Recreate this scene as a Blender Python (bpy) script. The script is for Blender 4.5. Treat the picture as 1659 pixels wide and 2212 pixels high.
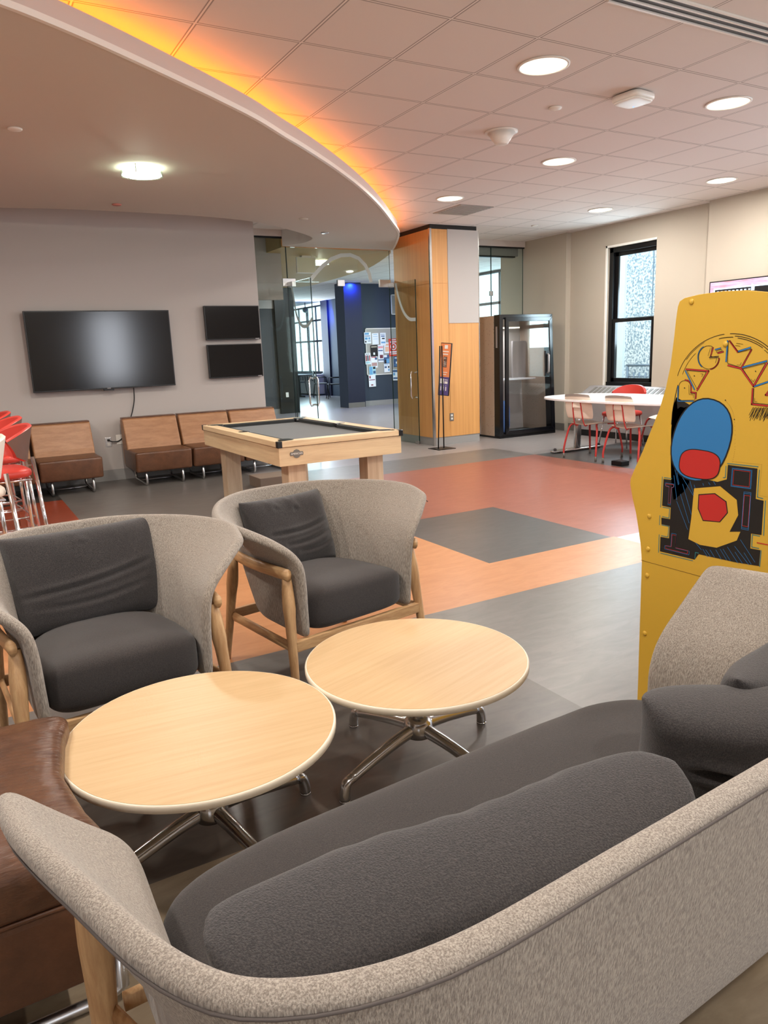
import bpy, bmesh, math, random
from mathutils import Vector, Matrix, noise
random.seed(7)
for o in list(bpy.data.objects): bpy.data.objects.remove(o)
SC = bpy.context.scene
COL = SC.collection
PI = math.pi

# ------------------------------------------------------------------ camera
H = 1.42                                  # eye height of the photographer
F = 1599.23; CX, CY = 829.5, 1106.0
ROT = Matrix(((0.86544105, 0.13849465, -0.48148834),
              (-0.49955641, 0.16536673, -0.85035124),
              (-0.03814695, 0.97645946, 0.21230105)))
cd = bpy.data.cameras.new('camera'); cam = bpy.data.objects.new('camera', cd); COL.objects.link(cam)
cam.matrix_world = Matrix.Translation((0, 0, H)) @ ROT.to_4x4()
cd.sensor_fit = 'HORIZONTAL'; cd.sensor_width = 36; cd.lens = F * 36 / 1659
cd.clip_start = 0.05; cd.clip_end = 200
SC.camera = cam

# ------------------------------------------------------------------ world, exposure, lights
SC.view_settings.view_transform = 'Standard'; SC.view_settings.look = 'None'
SC.view_settings.gamma = 1; SC.view_settings.use_curve_mapping = False
SC.view_settings.exposure = 0.45
W = bpy.data.worlds.new('world'); SC.world = W; W.use_nodes = True
bg = W.node_tree.nodes['Background']
bg.inputs[0].default_value = (0.62, 0.86, 1.0, 1); bg.inputs[1].default_value = 2.2

def lamp(name, kind, loc, power, size=0.3, color=(1, 0.86, 0.70), rot=(0, 0, 0), sy=None, spread=None):
    d = bpy.data.lights.new(name, kind); o = bpy.data.objects.new(name, d); COL.objects.link(o)
    d.energy = power; d.color = color; o.location = loc; o.rotation_euler = rot
    if kind == 'AREA':
        if sy: d.shape = 'RECTANGLE'; d.size = size; d.size_y = sy
        else: d.shape = 'DISK'; d.size = size
        if spread: d.spread = math.radians(spread)
    elif kind == 'POINT': d.shadow_soft_size = size
    elif kind == 'SPOT': d.shadow_soft_size = size; d.spot_size = math.radians(150); d.spot_blend = 1
    return o
CEIL = 3.15; SOF = 2.93
WARM = (1, 0.945, 0.88)
DOWN = [(3.526, 3.953), (5.365, 3.963), (5.383, 5.808), (7.801, 5.792), (5.386, 7.643), (7.808, 7.619)]
for x, y in DOWN: lamp('downlight_and_fill_lamp', 'AREA', (x, y, CEIL - 0.023), 30, 0.13, WARM)
# fill lamps added outside the frame, at ceiling height, without fixtures
for x, y in [(3.526, 1.2), (1.2, 1.6), (5.365, 1.2), (-0.9, 2.0), (1.2, -0.8)]:
    lamp('downlight_and_fill_lamp', 'AREA', (x, y, CEIL - 0.023), 30, 0.13, WARM)
lamp('soffit_and_fill_lamp', 'AREA', (1.558, 6.489, SOF - 0.075), 32, 0.26, (1, 0.94, 0.85))
lamp('soffit_and_fill_lamp', 'AREA', (-0.6, 6.0, SOF - 0.075), 32, 0.26, (1, 0.94, 0.85))  # unseen lamp added as fill from the left, no fixture
lamp('soffit_and_fill_lamp', 'AREA', (-0.9, 3.6, SOF - 0.075), 26, 0.26, (1, 0.94, 0.85))  # another added fill lamp out of view under the soffit
lamp('lobby_and_fill_lamp', 'AREA', (5.60, 11.9, SOF - 0.08), 40, 0.3, (1, 0.93, 0.78))
for x, y in [(7.2, 13.0), (7.6, 15.6), (9.8, 14.6), (10.5, 12.4)]:
    lamp('lobby_and_fill_lamp', 'AREA', (x, y, CEIL - 0.03), 42, 0.2, (0.86, 0.93, 1.0))  # area lamps added to light the lobby, no fixtures there
# daylight through the windows, then added fill lamps on walls without windows
lamp('daylight_and_fill', 'AREA', (9.25, 8.07, 1.8), 90, 0.85, (0.72, 0.86, 1.0), (0, PI / 2, 0), 2.0)
lamp('daylight_and_fill', 'AREA', (12.6, 14.5, 1.8), 220, 5.0, (0.70, 0.88, 1.0), (0, PI / 2, 0), 2.2)
lamp('daylight_and_fill', 'AREA', (10.6, 23.8, 1.8), 120, 2.5, (0.70, 0.88, 1.0), (-PI / 2, 0, 0), 2.2)
lamp('daylight_and_fill', 'AREA', (8.7, 2.3, 1.7), 80, 1.9, (0.80, 0.88, 1.0), (0, PI / 2, 0), 2.4)  # invented window: lamp added as cool side fill
lamp('daylight_and_fill', 'AREA', (3.9, -2.9, 1.8), 55, 0.8, (0.86, 0.91, 1.0), (PI / 2, 0, 0), 1.8)  # added fill, also stands for the window mirrored in the television
lamp('daylight_and_fill', 'AREA', (-1.6, -2.9, 1.75), 30, 1.0, (0.86, 0.91, 1.0), (PI / 2, 0, 0), 1.8)  # fill lamp added behind the camera, no window built
sun = bpy.data.lights.new('sun', 'SUN'); sun.energy = 2.0; sun.angle = 0.05; sun.color = (1, 0.98, 0.95)
so = bpy.data.objects.new('sun', sun); COL.objects.link(so); so.rotation_euler = (math.radians(6), -math.radians(24), 0)
lamp('blue_uplight', 'AREA', (9.12, 17.25, 3.10), 22, 0.10, (0.02, 0.07, 1.0), (math.radians(20), 0, 0))
lamp('blue_uplight', 'AREA', (10.9, 22.6, 2.7), 25, 0.3, (0.03, 0.08, 1.0), (math.radians(75), 0, 0))

# ------------------------------------------------------------------ survey helpers: a sight line of the photograph met with a real plane
def ray(u, v): return ROT @ Vector((u - CX, -(v - CY), -F))
def onz(u, v, z): d = ray(u, v); t = (z - H) / d.z; return Vector((d.x * t, d.y * t, z))
def onx(u, v, x): d = ray(u, v); t = x / d.x; return Vector((x, d.y * t, H + d.z * t))
def ony(u, v, y): d = ray(u, v); t = y / d.y; return Vector((d.x * t, y, H + d.z * t))

# ------------------------------------------------------------------ materials
def srgb(r, g, b):
    f = lambda c: (c / 255 / 12.92) if c <= 10 else ((c / 255 + 0.055) / 1.055) ** 2.4
    return (f(r), f(g), f(b), 1)
MATS = {}
def mat(name, col, rough=0.6, metal=0.0, col2=None, scale=(8, 8, 8), detail=4, bump=0.0, bscale=None, lo=0.35, hi=0.65, coat=0, spec=0.5, emit=None, estr=0, dist=0, sheen=0):
    if name in MATS: return MATS[name]
    m = bpy.data.materials.new(name); m.use_nodes = True; nt = m.node_tree; N = nt.nodes; L = nt.links
    b = N['Principled BSDF']
    b.inputs['Base Color'].default_value = col; b.inputs['Roughness'].default_value = rough
    b.inputs['Metallic'].default_value = metal; b.inputs['Specular IOR Level'].default_value = spec
    b.inputs['Coat Weight'].default_value = coat; b.inputs['Coat Roughness'].default_value = 0.15
    if sheen: b.inputs['Sheen Weight'].default_value = sheen; b.inputs['Sheen Roughness'].default_value = 0.5
    if emit: b.inputs['Emission Color'].default_value = emit; b.inputs['Emission Strength'].default_value = estr
    if col2 or bump:
        tc = N.new('ShaderNodeTexCoord'); mp = N.new('ShaderNodeMapping'); mp.inputs['Scale'].default_value = scale
        L.new(tc.outputs['Object'], mp.inputs[0])
        nz = N.new('ShaderNodeTexNoise'); nz.inputs['Scale'].default_value = 1; nz.inputs['Detail'].default_value = detail
        nz.inputs['Roughness'].default_value = 0.65; nz.inputs['Distortion'].default_value = dist
        L.new(mp.outputs[0], nz.inputs['Vector'])
    if col2:
        cr = N.new('ShaderNodeValToRGB'); cr.color_ramp.elements[0].position = lo; cr.color_ramp.elements[1].position = hi
        cr.color_ramp.elements[0].color = col; cr.color_ramp.elements[1].color = col2
        L.new(nz.outputs['Fac'], cr.inputs[0]); L.new(cr.outputs[0], b.inputs['Base Color'])
    if bump:
        src = nz
        if bscale:
            mp2 = N.new('ShaderNodeMapping'); mp2.inputs['Scale'].default_value = bscale; L.new(tc.outputs['Object'], mp2.inputs[0])
            src = N.new('ShaderNodeTexNoise'); src.inputs['Scale'].default_value = 1; src.inputs['Detail'].default_value = 5
            L.new(mp2.outputs[0], src.inputs['Vector'])
        bp = N.new('ShaderNodeBump'); bp.inputs['Strength'].default_value = bump; bp.inputs['Distance'].default_value = 0.01
        L.new(src.outputs['Fac'], bp.inputs['Height']); L.new(bp.outputs[0], b.inputs['Normal'])
    MATS[name] = m; return m

M = dict(
    wall_grey=mat('paint_grey', srgb(184, 177, 172), 0.75, bump=0.02, scale=(60, 60, 60)),
    wall_cream=mat('paint_cream', srgb(186, 177, 162), 0.75, bump=0.02, scale=(60, 60, 60)),
    soffit=mat('soffit_paint', srgb(205, 197, 186), 0.8, bump=0.02, scale=(50, 50, 50)),
    fascia=mat('fascia_paint', srgb(205, 195, 188), 0.7),
    mustard=mat('mustard_paint', srgb(186, 158, 106), 0.7),
    slate=mat('slate_paint', srgb(54, 64, 78), 0.7),
    slate2=mat('charcoal_paint', srgb(66, 68, 72), 0.7),
    navy=mat('navy_paint', srgb(18, 20, 44), 0.6),
    base=mat('baseboard_vinyl', srgb(150, 148, 145), 0.5),
    based=mat('baseboard_dark_vinyl', srgb(110, 105, 98), 0.5),
    white=mat('white_plastic', srgb(238, 234, 226), 0.4),
    cream_plastic=mat('cream_plastic', srgb(232, 220, 204), 0.45),
    whitelam=mat('white_laminate', srgb(236, 236, 238), 0.25),
    black=mat('black_plastic', srgb(18, 18, 20), 0.35),
    blackm=mat('black_metal', srgb(14, 14, 16), 0.4, 0.3),
    blackgloss=mat('black_gloss', srgb(12, 13, 18), 0.18, coat=0.3),
    screen=mat('tv_screen', srgb(16, 15, 18), 0.14, spec=0.5),
    chrome=mat('chrome', (0.82, 0.82, 0.84, 1), 0.10, 1.0),
    alum=mat('polished_aluminium', (0.60, 0.59, 0.58, 1), 0.20, 1.0),
    steel=mat('brushed_steel', (0.62, 0.62, 0.62, 1), 0.32, 1.0),
    greym=mat('grey_painted_metal', srgb(165, 160, 160), 0.4, 0.4),
    shell=mat('grey_melange_fabric', srgb(120, 110, 100), 0.9, col2=srgb(172, 162, 149), scale=(420, 420, 50), detail=2, lo=0.36, hi=0.66, bump=0.3, sheen=0.2),
    seam=mat('seam_thread', srgb(92, 84, 80), 0.9),
    char=mat('charcoal_wool', srgb(32, 29, 29), 0.95, col2=srgb(72, 66, 64), scale=(330, 330, 330), detail=3, lo=0.38, hi=0.78, bump=0.4, sheen=0.25),
    seat=mat('charcoal_flat_weave', srgb(38, 34, 33), 0.95, col2=srgb(62, 56, 53), scale=(420, 420, 420), detail=2, lo=0.35, hi=0.7, bump=0.2, sheen=0.15),
    oakr=mat('oak_rail', srgb(176, 134, 92), 0.45, col2=srgb(206, 168, 122), scale=(9, 9, 90), detail=5, bump=0.05),
    oak=mat('oak_wood', srgb(176, 134, 92), 0.45, col2=srgb(206, 168, 122), scale=(60, 60, 5), detail=5, bump=0.05),
    leather=mat('brown_leather', srgb(86, 56, 38), 0.36, col2=srgb(106, 70, 48), scale=(9, 9, 9), bump=0.12, bscale=(160, 160, 160)),
    leatherw=mat('brown_leather_worn', srgb(74, 48, 33), 0.28, col2=srgb(98, 66, 46), scale=(9, 9, 9), bump=0.5, bscale=(14, 90, 40)),
    leatherb=mat('tan_leather_back', srgb(158, 112, 76), 0.42, col2=srgb(176, 130, 92), scale=(6, 6, 30), bump=0.12, bscale=(120, 120, 120)),
    maple=mat('maple_laminate', srgb(222, 196, 156), 0.42, col2=srgb(204, 174, 136), scale=(1.5, 22, 22), detail=5, dist=0.5),
    maplex=mat('maple_laminate_cross', srgb(222, 196, 156), 0.42, col2=srgb(204, 174, 136), scale=(22, 1.5, 22), detail=5, dist=0.5),
    maplev=mat('maple_leg', srgb(214, 190, 160), 0.45, col2=srgb(196, 168, 138), scale=(26, 26, 2), detail=5, dist=0.5),
    felt=mat('dark_felt', srgb(44, 48, 47), 0.95, col2=srgb(56, 60, 58), scale=(160, 160, 160), sheen=0.3),
    felt2=mat('cushion_felt', srgb(44, 46, 46), 0.95),
    edge=mat('laminate_edge', srgb(226, 214, 192), 0.4),
    yellow=mat('yellow_vinyl', srgb(208, 166, 56), 0.42, bump=0.05, scale=(700, 700, 700)),
    red=mat('red_vinyl', srgb(196, 60, 50), 0.42),
    redm=mat('red_metal', srgb(186, 58, 54), 0.35, 0.1),
    taupe=mat('taupe_vinyl', srgb(116, 92, 84), 0.38),
    rubber=mat('dark_rubber', srgb(50, 44, 44), 0.7),
    tack=mat('tackboard', srgb(176, 172, 164), 0.9),
    art_black=mat('art_black', srgb(18, 18, 20), 0.45),
    art_blue=mat('art_blue', srgb(42, 118, 178), 0.45),
    art_teal=mat('art_teal', srgb(38, 120, 128), 0.45),
    art_red=mat('art_red', srgb(188, 40, 36), 0.45),
    cordm=mat('cord_black', srgb(16, 16, 16), 0.6),
    blueseat=mat('blue_fabric', srgb(92, 122, 178), 0.9),
    concrete=mat('pebbled_concrete', srgb(140, 158, 178), 0.9, col2=srgb(240, 244, 250), scale=(26, 26, 26), detail=5, lo=0.42, hi=0.56),
    extwall=mat('exterior_render', srgb(240, 245, 250), 0.9),
    extrail=mat('exterior_rail', srgb(120, 135, 155), 0.6),
    vent=mat('vent_grey', srgb(165, 158, 150), 0.5, 0.2),
    glow=mat('lamp_glow', (1, 1, 1, 1), 0.5, emit=(1, 0.93, 0.74, 1), estr=5),
    glow2=mat('lamp_glow_dim', (1, 1, 1, 1), 0.5, emit=(1, 0.90, 0.68, 1), estr=1.6),
    glowc=mat('lamp_glow_cool', (1, 1, 1, 1), 0.5, emit=(0.95, 1.0, 0.85, 1), estr=4),
    orange_led=mat('orange_led', (1, 0.5, 0.1, 1), 0.5, emit=(1, 0.25, 0.010, 1), estr=11),
    frost=mat('frosted_film', srgb(205, 215, 212), 0.8),
    brass=mat('bracket_steel', (0.55, 0.54, 0.52, 1), 0.3, 1.0),
)
def speckle_mat():
    m = mat('speckled_panel', srgb(176, 156, 138), 0.8)
    nt = m.node_tree; N = nt.nodes; L = nt.links
    tc = N.new('ShaderNodeTexCoord'); v = N.new('ShaderNodeTexVoronoi'); v.inputs['Scale'].default_value = 26
    v.inputs['Randomness'].default_value = 1
    L.new(tc.outputs['Object'], v.inputs['Vector'])
    cr = N.new('ShaderNodeValToRGB'); cr.color_ramp.elements[0].position = 0.10; cr.color_ramp.elements[1].position = 0.16
    cr.color_ramp.elements[0].color = srgb(96, 62, 46); cr.color_ramp.elements[1].color = srgb(176, 156, 138)
    L.new(v.outputs['Distance'], cr.inputs[0]); L.new(cr.outputs[0], N['Principled BSDF'].inputs['Base Color'])
    return m
M['speck'] = speckle_mat()
def floor_mat(name, c1, c2, rough=0.34):
    m = mat(name, c1, rough, col2=c2, scale=(5, 16, 8), detail=9, lo=0.3, hi=0.7, dist=0.9, spec=0.5, bump=0.015, bscale=(30, 30, 30))
    return m
FM = [floor_mat('lino_light', srgb(136, 130, 128), srgb(154, 147, 144), 0.28),
      floor_mat('lino_mid', srgb(98, 94, 90), srgb(114, 109, 104)),
      floor_mat('lino_orange', srgb(176, 120, 76), srgb(192, 136, 92)),
      floor_mat('lino_red', srgb(138, 80, 64), srgb(152, 94, 77)),
      floor_mat('lino_dark', srgb(72, 70, 69), srgb(86, 83, 81)),
      floor_mat('lino_tan', srgb(120, 104, 84), srgb(148, 132, 110)),
      floor_mat('lino_brown', srgb(76, 70, 64), srgb(92, 84, 77)),
      floor_mat('lino_rust', srgb(138, 58, 36), srgb(154, 70, 46)),
      floor_mat('lino_charcoal', srgb(56, 53, 50), srgb(70, 66, 62))]

def plank_mat(name, c1, c2, sx, sy):
    """oak veneer with straight grain across the given object axis"""
    return mat(name, c1, 0.42, col2=c2, scale=(sx, sy, 20), detail=7, lo=0.25, hi=0.75, dist=0.2)
M['top_a'] = plank_mat('oak_veneer_top', srgb(186, 154, 112), srgb(202, 172, 130), 3, 60)
M['top_b'] = plank_mat('oak_veneer_top_turned', srgb(186, 154, 112), srgb(202, 172, 130), 3, 60)
M['veneer'] = mat('vertical_grain_veneer', srgb(198, 140, 78), 0.45, col2=srgb(222, 166, 100), scale=(34, 34, 0.6), detail=6, lo=0.25, hi=0.75)

def tile_mat():
    m = mat('ceiling_tile', srgb(226, 217, 211), 0.9); nt = m.node_tree; N = nt.nodes; L = nt.links
    b = N['Principled BSDF']
    tc = N.new('ShaderNodeTexCoord'); sp = N.new('ShaderNodeSeparateXYZ'); L.new(tc.outputs['Object'], sp.inputs[0])
    def line(out, off):
        a = N.new('ShaderNodeMath'); a.operation = 'SUBTRACT'; a.inputs[1].default_value = off; L.new(out, a.inputs[0])
        p = N.new('ShaderNodeMath'); p.operation = 'PINGPONG'; p.inputs[1].default_value = 0.305; L.new(a.outputs[0], p.inputs[0])
        return p.outputs[0]
    mn = N.new('ShaderNodeMath'); mn.operation = 'MINIMUM'
    L.new(line(sp.outputs[0], 2.597), mn.inputs[0]); L.new(line(sp.outputs[1], 3.642), mn.inputs[1])
    cr = N.new('ShaderNodeValToRGB'); e = cr.color_ramp.elements
    e[0].position = 0.0; e[0].color = srgb(236, 228, 222)
    e[1].position = 1.0; e[1].color = srgb(226, 217, 211)
    for p, c in ((0.006, srgb(236, 228, 222)), (0.0062, srgb(128, 116, 110)), (0.011, srgb(128, 116, 110)), (0.0125, srgb(226, 217, 211))):
        q = e.new(p); q.color = c
    L.new(mn.outputs[0], cr.inputs[0])
    nz = N.new('ShaderNodeTexNoise'); nz.inputs['Scale'].default_value = 120; L.new(tc.outputs['Object'], nz.inputs['Vector'])
    bp = N.new('ShaderNodeBump'); bp.inputs['Strength'].default_value = 0.08; bp.inputs['Distance'].default_value = 0.004
    L.new(nz.outputs['Fac'], bp.inputs['Height']); L.new(bp.outputs[0], b.inputs['Normal'])
    L.new(cr.outputs[0], b.inputs['Base Color'])
    return m
M['tile'] = tile_mat()
def glass_mat(name, tint, refl=1.0):
    m = bpy.data.materials.new(name); m.use_nodes = True; nt = m.node_tree; N = nt.nodes; L = nt.links
    N.remove(N['Principled BSDF'])
    t = N.new('ShaderNodeBsdfTransparent'); t.inputs[0].default_value = tint
    g = N.new('ShaderNodeBsdfGlossy'); g.inputs['Roughness'].default_value = 0.02; g.inputs[0].default_value = (0.9, 1, 0.97, 1)
    lw = N.new('ShaderNodeLayerWeight'); lw.inputs[0].default_value = 0.5
    pw = N.new('ShaderNodeMath'); pw.operation = 'POWER'; pw.inputs[1].default_value = 5; L.new(lw.outputs['Facing'], pw.inputs[0])
    mu = N.new('ShaderNodeMath'); mu.operation = 'MULTIPLY_ADD'; mu.inputs[1].default_value = 0.9; mu.inputs[2].default_value = 0.035 * refl; L.new(pw.outputs[0], mu.inputs[0])
    mx = N.new('ShaderNodeMixShader'); L.new(mu.outputs[0], mx.inputs[0]); L.new(t.outputs[0], mx.inputs[1]); L.new(g.outputs[0], mx.inputs[2])
    L.new(mx.outputs[0], N['Material Output'].inputs[0]); return m
M['glass'] = glass_mat('clear_glass', (0.93, 0.97, 0.955, 1))
M['glassd'] = glass_mat('booth_glass', (0.86, 0.87, 0.88, 1), 1.2)
M['ringglass'] = glass_mat('ring_glass', (0.96, 0.99, 0.96, 1), 1.6)
M['glassedge'] = mat('glass_edge', srgb(22, 48, 44), 0.2)

# ------------------------------------------------------------------ mesh helpers
class MB:
    def __init__(s): s.bm = bmesh.new(); s.mi = 0
    def _tag(s, fs):
        for f in fs: f.material_index = s.mi
        return fs
    def box(s, x0, x1, y0, y1, z0, z1, bev=0, seg=2, mtx=None):
        r = bmesh.ops.create_cube(s.bm, size=1)['verts']
        for v in r: v.co = Vector(((x0 + x1) / 2 + v.co.x * (x1 - x0), (y0 + y1) / 2 + v.co.y * (y1 - y0), (z0 + z1) / 2 + v.co.z * (z1 - z0)))
        fs = set(f for v in r for f in v.link_faces)
        if bev:
            es = set(e for v in r for e in v.link_edges)
            rb = bmesh.ops.bevel(s.bm, geom=list(es), offset=bev, segments=seg, profile=0.6, affect='EDGES')
            fs = set(f for f in fs if f.is_valid) | set(rb['faces'])
            r = list(set(v for f in fs for v in f.verts))
        if mtx is not None:
            for v in r: v.co = mtx @ v.co
        s._tag(fs); return r
    def tube(s, pts, r, n=10, caps=True, r2=None):
        pts = [Vector(p) for p in pts]; rings = []; up = None
        for i, p in enumerate(pts):
            a = pts[max(i - 1, 0)]; b = pts[min(i + 1, len(pts) - 1)]; d = (b - a).normalized()
            if up is None:
                up = Vector((0, 0, 1)) if abs(d.z) < 0.9 else Vector((1, 0, 0))
            sx = d.cross(up).normalized(); up = sx.cross(d).normalized()
            rr = r if not callable(r) else r(i / (len(pts) - 1))
            if isinstance(rr, (int, float)): rr = (rr, rr)
            rings.append([s.bm.verts.new(p + sx * math.cos(2 * PI * k / n) * rr[0] + up * math.sin(2 * PI * k / n) * rr[1]) for k in range(n)])
        fs = []
        for a, b in zip(rings, rings[1:]):
            for k in range(n): fs.append(s.bm.faces.new((a[k], a[(k + 1) % n], b[(k + 1) % n], b[k])))
        if caps:
            fs.append(s.bm.faces.new(rings[0][::-1])); fs.append(s.bm.faces.new(rings[-1]))
        for f in fs: f.smooth = True
        s._tag(fs); return [v for R_ in rings for v in R_]
    def cyl(s, c, r, z0, z1, n=32, r1=None):
        r1 = r if r1 is None else r1
        a = [s.bm.verts.new((c[0] + r * math.cos(2 * PI * k / n), c[1] + r * math.sin(2 * PI * k / n), z0)) for k in range(n)]
        b = [s.bm.verts.new((c[0] + r1 * math.cos(2 * PI * k / n), c[1] + r1 * math.sin(2 * PI * k / n), z1)) for k in range(n)]
        fs = []
        for k in range(n):
            f = s.bm.faces.new((a[k], a[(k + 1) % n], b[(k + 1) % n], b[k])); f.smooth = True; fs.append(f)
        fs.append(s.bm.faces.new(a[::-1])); fs.append(s.bm.faces.new(b)); s._tag(fs)
    def lathe(s, prof, c=(0, 0, 0), n=40):
        rings = [[s.bm.verts.new((c[0] + r * math.cos(2 * PI * k / n), c[1] + r * math.sin(2 * PI * k / n), c[2] + z)) for k in range(n)] for r, z in prof]
        fs = []
        for a, b in zip(rings, rings[1:]):
            for k in range(n):
                f = s.bm.faces.new((a[k], a[(k + 1) % n], b[(k + 1) % n], b[k])); f.smooth = True; fs.append(f)
        fs.append(s.bm.faces.new(rings[0][::-1])); fs.append(s.bm.faces.new(rings[-1])); s._tag(fs)
    def ball(s, c, r, sc=(1, 1, 1), n=12):
        v = bmesh.ops.create_uvsphere(s.bm, u_segments=n, v_segments=n // 2 + 2, radius=r)['verts']
        for q in v: q.co = Vector((q.co.x * sc[0] + c[0], q.co.y * sc[1] + c[1], q.co.z * sc[2] + c[2]))
        fs = set(f for q in v for f in q.link_faces)
        for f in fs: f.smooth = True
        s._tag(fs)
    def prism(s, poly, ext):
        """poly: list of 3D points (planar), ext: extrusion vector"""
        a = [s.bm.verts.new(Vector(p)) for p in poly]; b = [s.bm.verts.new(Vector(p) + Vector(ext)) for p in poly]; n = len(a)
        fs = [s.bm.faces.new(a), s.bm.faces.new(b[::-1])]
        for k in range(n): fs.append(s.bm.faces.new((a[k], b[k], b[(k + 1) % n], a[(k + 1) % n])))
        s._tag(fs); bmesh.ops.recalc_face_normals(s.bm, faces=fs); return a + b
    def face(s, poly):
        f = s.bm.faces.new([s.bm.verts.new(Vector(p)) for p in poly]); s._tag([f]); return f
    def grid(s, P, smooth=True, closeu=False):
        V = [[s.bm.verts.new(Vector(p)) for p in row] for row in P]; fs = []
        for i in range(len(V) - 1):
            for j in range(len(V[0]) - 1 + (1 if closeu else 0)):
                k = (j + 1) % len(V[0])
                f = s.bm.faces.new((V[i][j], V[i][k], V[i + 1][k], V[i + 1][j])); f.smooth = smooth; fs.append(f)
        s._tag(fs); return V
    def move(s, mtx): bmesh.ops.transform(s.bm, matrix=mtx, verts=s.bm.verts[:]); return s
    def build(s, name, mats, parent=None, smooth=False, bevel=0, mods=None):
        me = bpy.data.meshes.new(name); s.bm.normal_update(); s.bm.to_mesh(me); s.bm.free()
        for m_ in (mats if isinstance(mats, (list, tuple)) else [mats]): me.materials.append(M[m_] if isinstance(m_, str) else m_)
        o = bpy.data.objects.new(name, me); COL.objects.link(o)
        if parent: o.parent = parent
        if smooth:
            for p in me.polygons: p.use_smooth = True
        if bevel:
            b = o.modifiers.new('bevel', 'BEVEL'); b.width = bevel; b.segments = 2; b.limit_method = 'ANGLE'
        return o
def tag(o, label=None, cat=None, group=None, kind=None):
    if label: o['label'] = label
    if cat: o['category'] = cat
    if group: o['group'] = group
    if kind: o['kind'] = kind
    return o
def empty(name, loc, rz=0, label=None, cat=None, group=None):
    o = bpy.data.objects.new(name, None); COL.objects.link(o); o.location = loc; o.rotation_euler = (0, 0, rz)
    o.empty_display_size = 0.1
    return tag(o, label, cat, group)
def struct(o): o['kind'] = 'structure'; return o
def copy_tree(o, parent=None, name=None):
    c = o.copy(); COL.objects.link(c); c.parent = parent
    for ch in list(o.children): copy_tree(ch, c)
    return c
def catmull(pts, n):
    """smooth resampling of a list of vectors (any size) to n points per span"""
    pts = [Vector(p) for p in pts]; out = []
    ext = [pts[0] * 2 - pts[1]] + pts + [pts[-1] * 2 - pts[-2]]
    for i in range(1, len(ext) - 2):
        p0, p1, p2, p3 = ext[i - 1:i + 3]
        for k in range(n):
            t = k / n
            out.append(0.5 * ((2 * p1) + (p2 - p0) * t + (2 * p0 - 5 * p1 + 4 * p2 - p3) * t * t + (3 * p1 - p0 - 3 * p2 + p3) * t ** 3))
    out.append(pts[-1]); return out
def arc(c, r, a0, a1, n, f=lambda x, y: (x, y)):
    return [f(c[0] + r * math.cos(a0 + (a1 - a0) * i / n), c[1] + r * math.sin(a0 + (a1 - a0) * i / n)) for i in range(n + 1)]
def superbox(b, hx, hy, hz, n=4.0, nu=40, nv=20, c=(0, 0, 0), warp=None):
    """rounded cushion body"""
    P = []
    for j in range(nv + 1):
        ph = -PI / 2 + PI * j / nv; row = []
        for i in range(nu):
            th = 2 * PI * i / nu
            f = lambda v, e: math.copysign(abs(v) ** e, v)
            e = 2 / n
            x = f(math.cos(ph), e * 1.2) * f(math.cos(th), e); y = f(math.cos(ph), e * 1.2) * f(math.sin(th), e); z = f(math.sin(ph), e * 1.2)
            p = Vector((x * hx, y * hy, z * hz))
            if warp: p = warp(p, x, y, z)
            row.append(p + Vector(c))
        P.append(row)
    b.grid(P, closeu=True); bmesh.ops.remove_doubles(b.bm, verts=b.bm.verts[:], dist=0.00005)
    bmesh.ops.recalc_face_normals(b.bm, faces=b.bm.faces[:])

# ================================================================== THE SETTING
# floor: one sheet inlaid with rectangles of coloured linoleum
xs = [-3.4, 0.15, 0.85, 2.96, 3.0, 4.1, 4.13, 6.58, 9.0, 11.3]
ys = [-3.0, 1.9, 3.24, 3.79, 3.82, 5.23, 5.6, 7.5, 8.4, 8.45, 10.3, 26.5]
def floor_index(x, y):
    if y < 1.9: return 5
    if y < 3.24: return 6 if x < 2.0 and y < 2.6 else 1
    if x < 0.85:
        if y < 5.6: return 2
        if y < 8.45: return 7
        if y < 10.3: return 8
        return 0
    if y > 8.4: return 1 if x < 3.0 else 0
    if y > 7.5: return 1 if x < 6.58 else 0
    if x > 6.58: return 4
    if x < 2.96: return 2 if y < 5.23 else 1
    if 2.96 < x < 4.1 and 3.82 < y < 5.23: return 4
    if y < 3.79: return 2 if x < 4.13 else 0
    if x < 4.13 and y < 3.82: return 2
    if x < 3.0: return 2 if y < 5.23 else 1
    return 3
xs = sorted(xs + [2.0]); ys = sorted(ys + [2.6])
b = MB()
for i in range(len(xs) - 1):
    for j in range(len(ys) - 1):
        b.mi = floor_index((xs[i] + xs[i + 1]) / 2, (ys[j] + ys[j + 1]) / 2)
        b.face([(xs[i], ys[j], 0), (xs[i + 1], ys[j], 0), (xs[i + 1], ys[j + 1], 0), (xs[i], ys[j + 1], 0)])
bmesh.ops.remove_doubles(b.bm, verts=b.bm.verts[:], dist=0.0001)
for f in list(b.bm.faces): pass
b.mi = 0
struct(b.build('floor', FM))
b = MB(); b.prism([(-3.5, -3.1, CEIL), (9.15, -3.1, CEIL), (9.15, 10.36, CEIL), (11.4, 10.36, CEIL), (11.4, 26.5, CEIL), (-3.5, 26.5, CEIL)], (0, 0, 0.08)); struct(b.build('ceiling', 'tile'))

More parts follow.
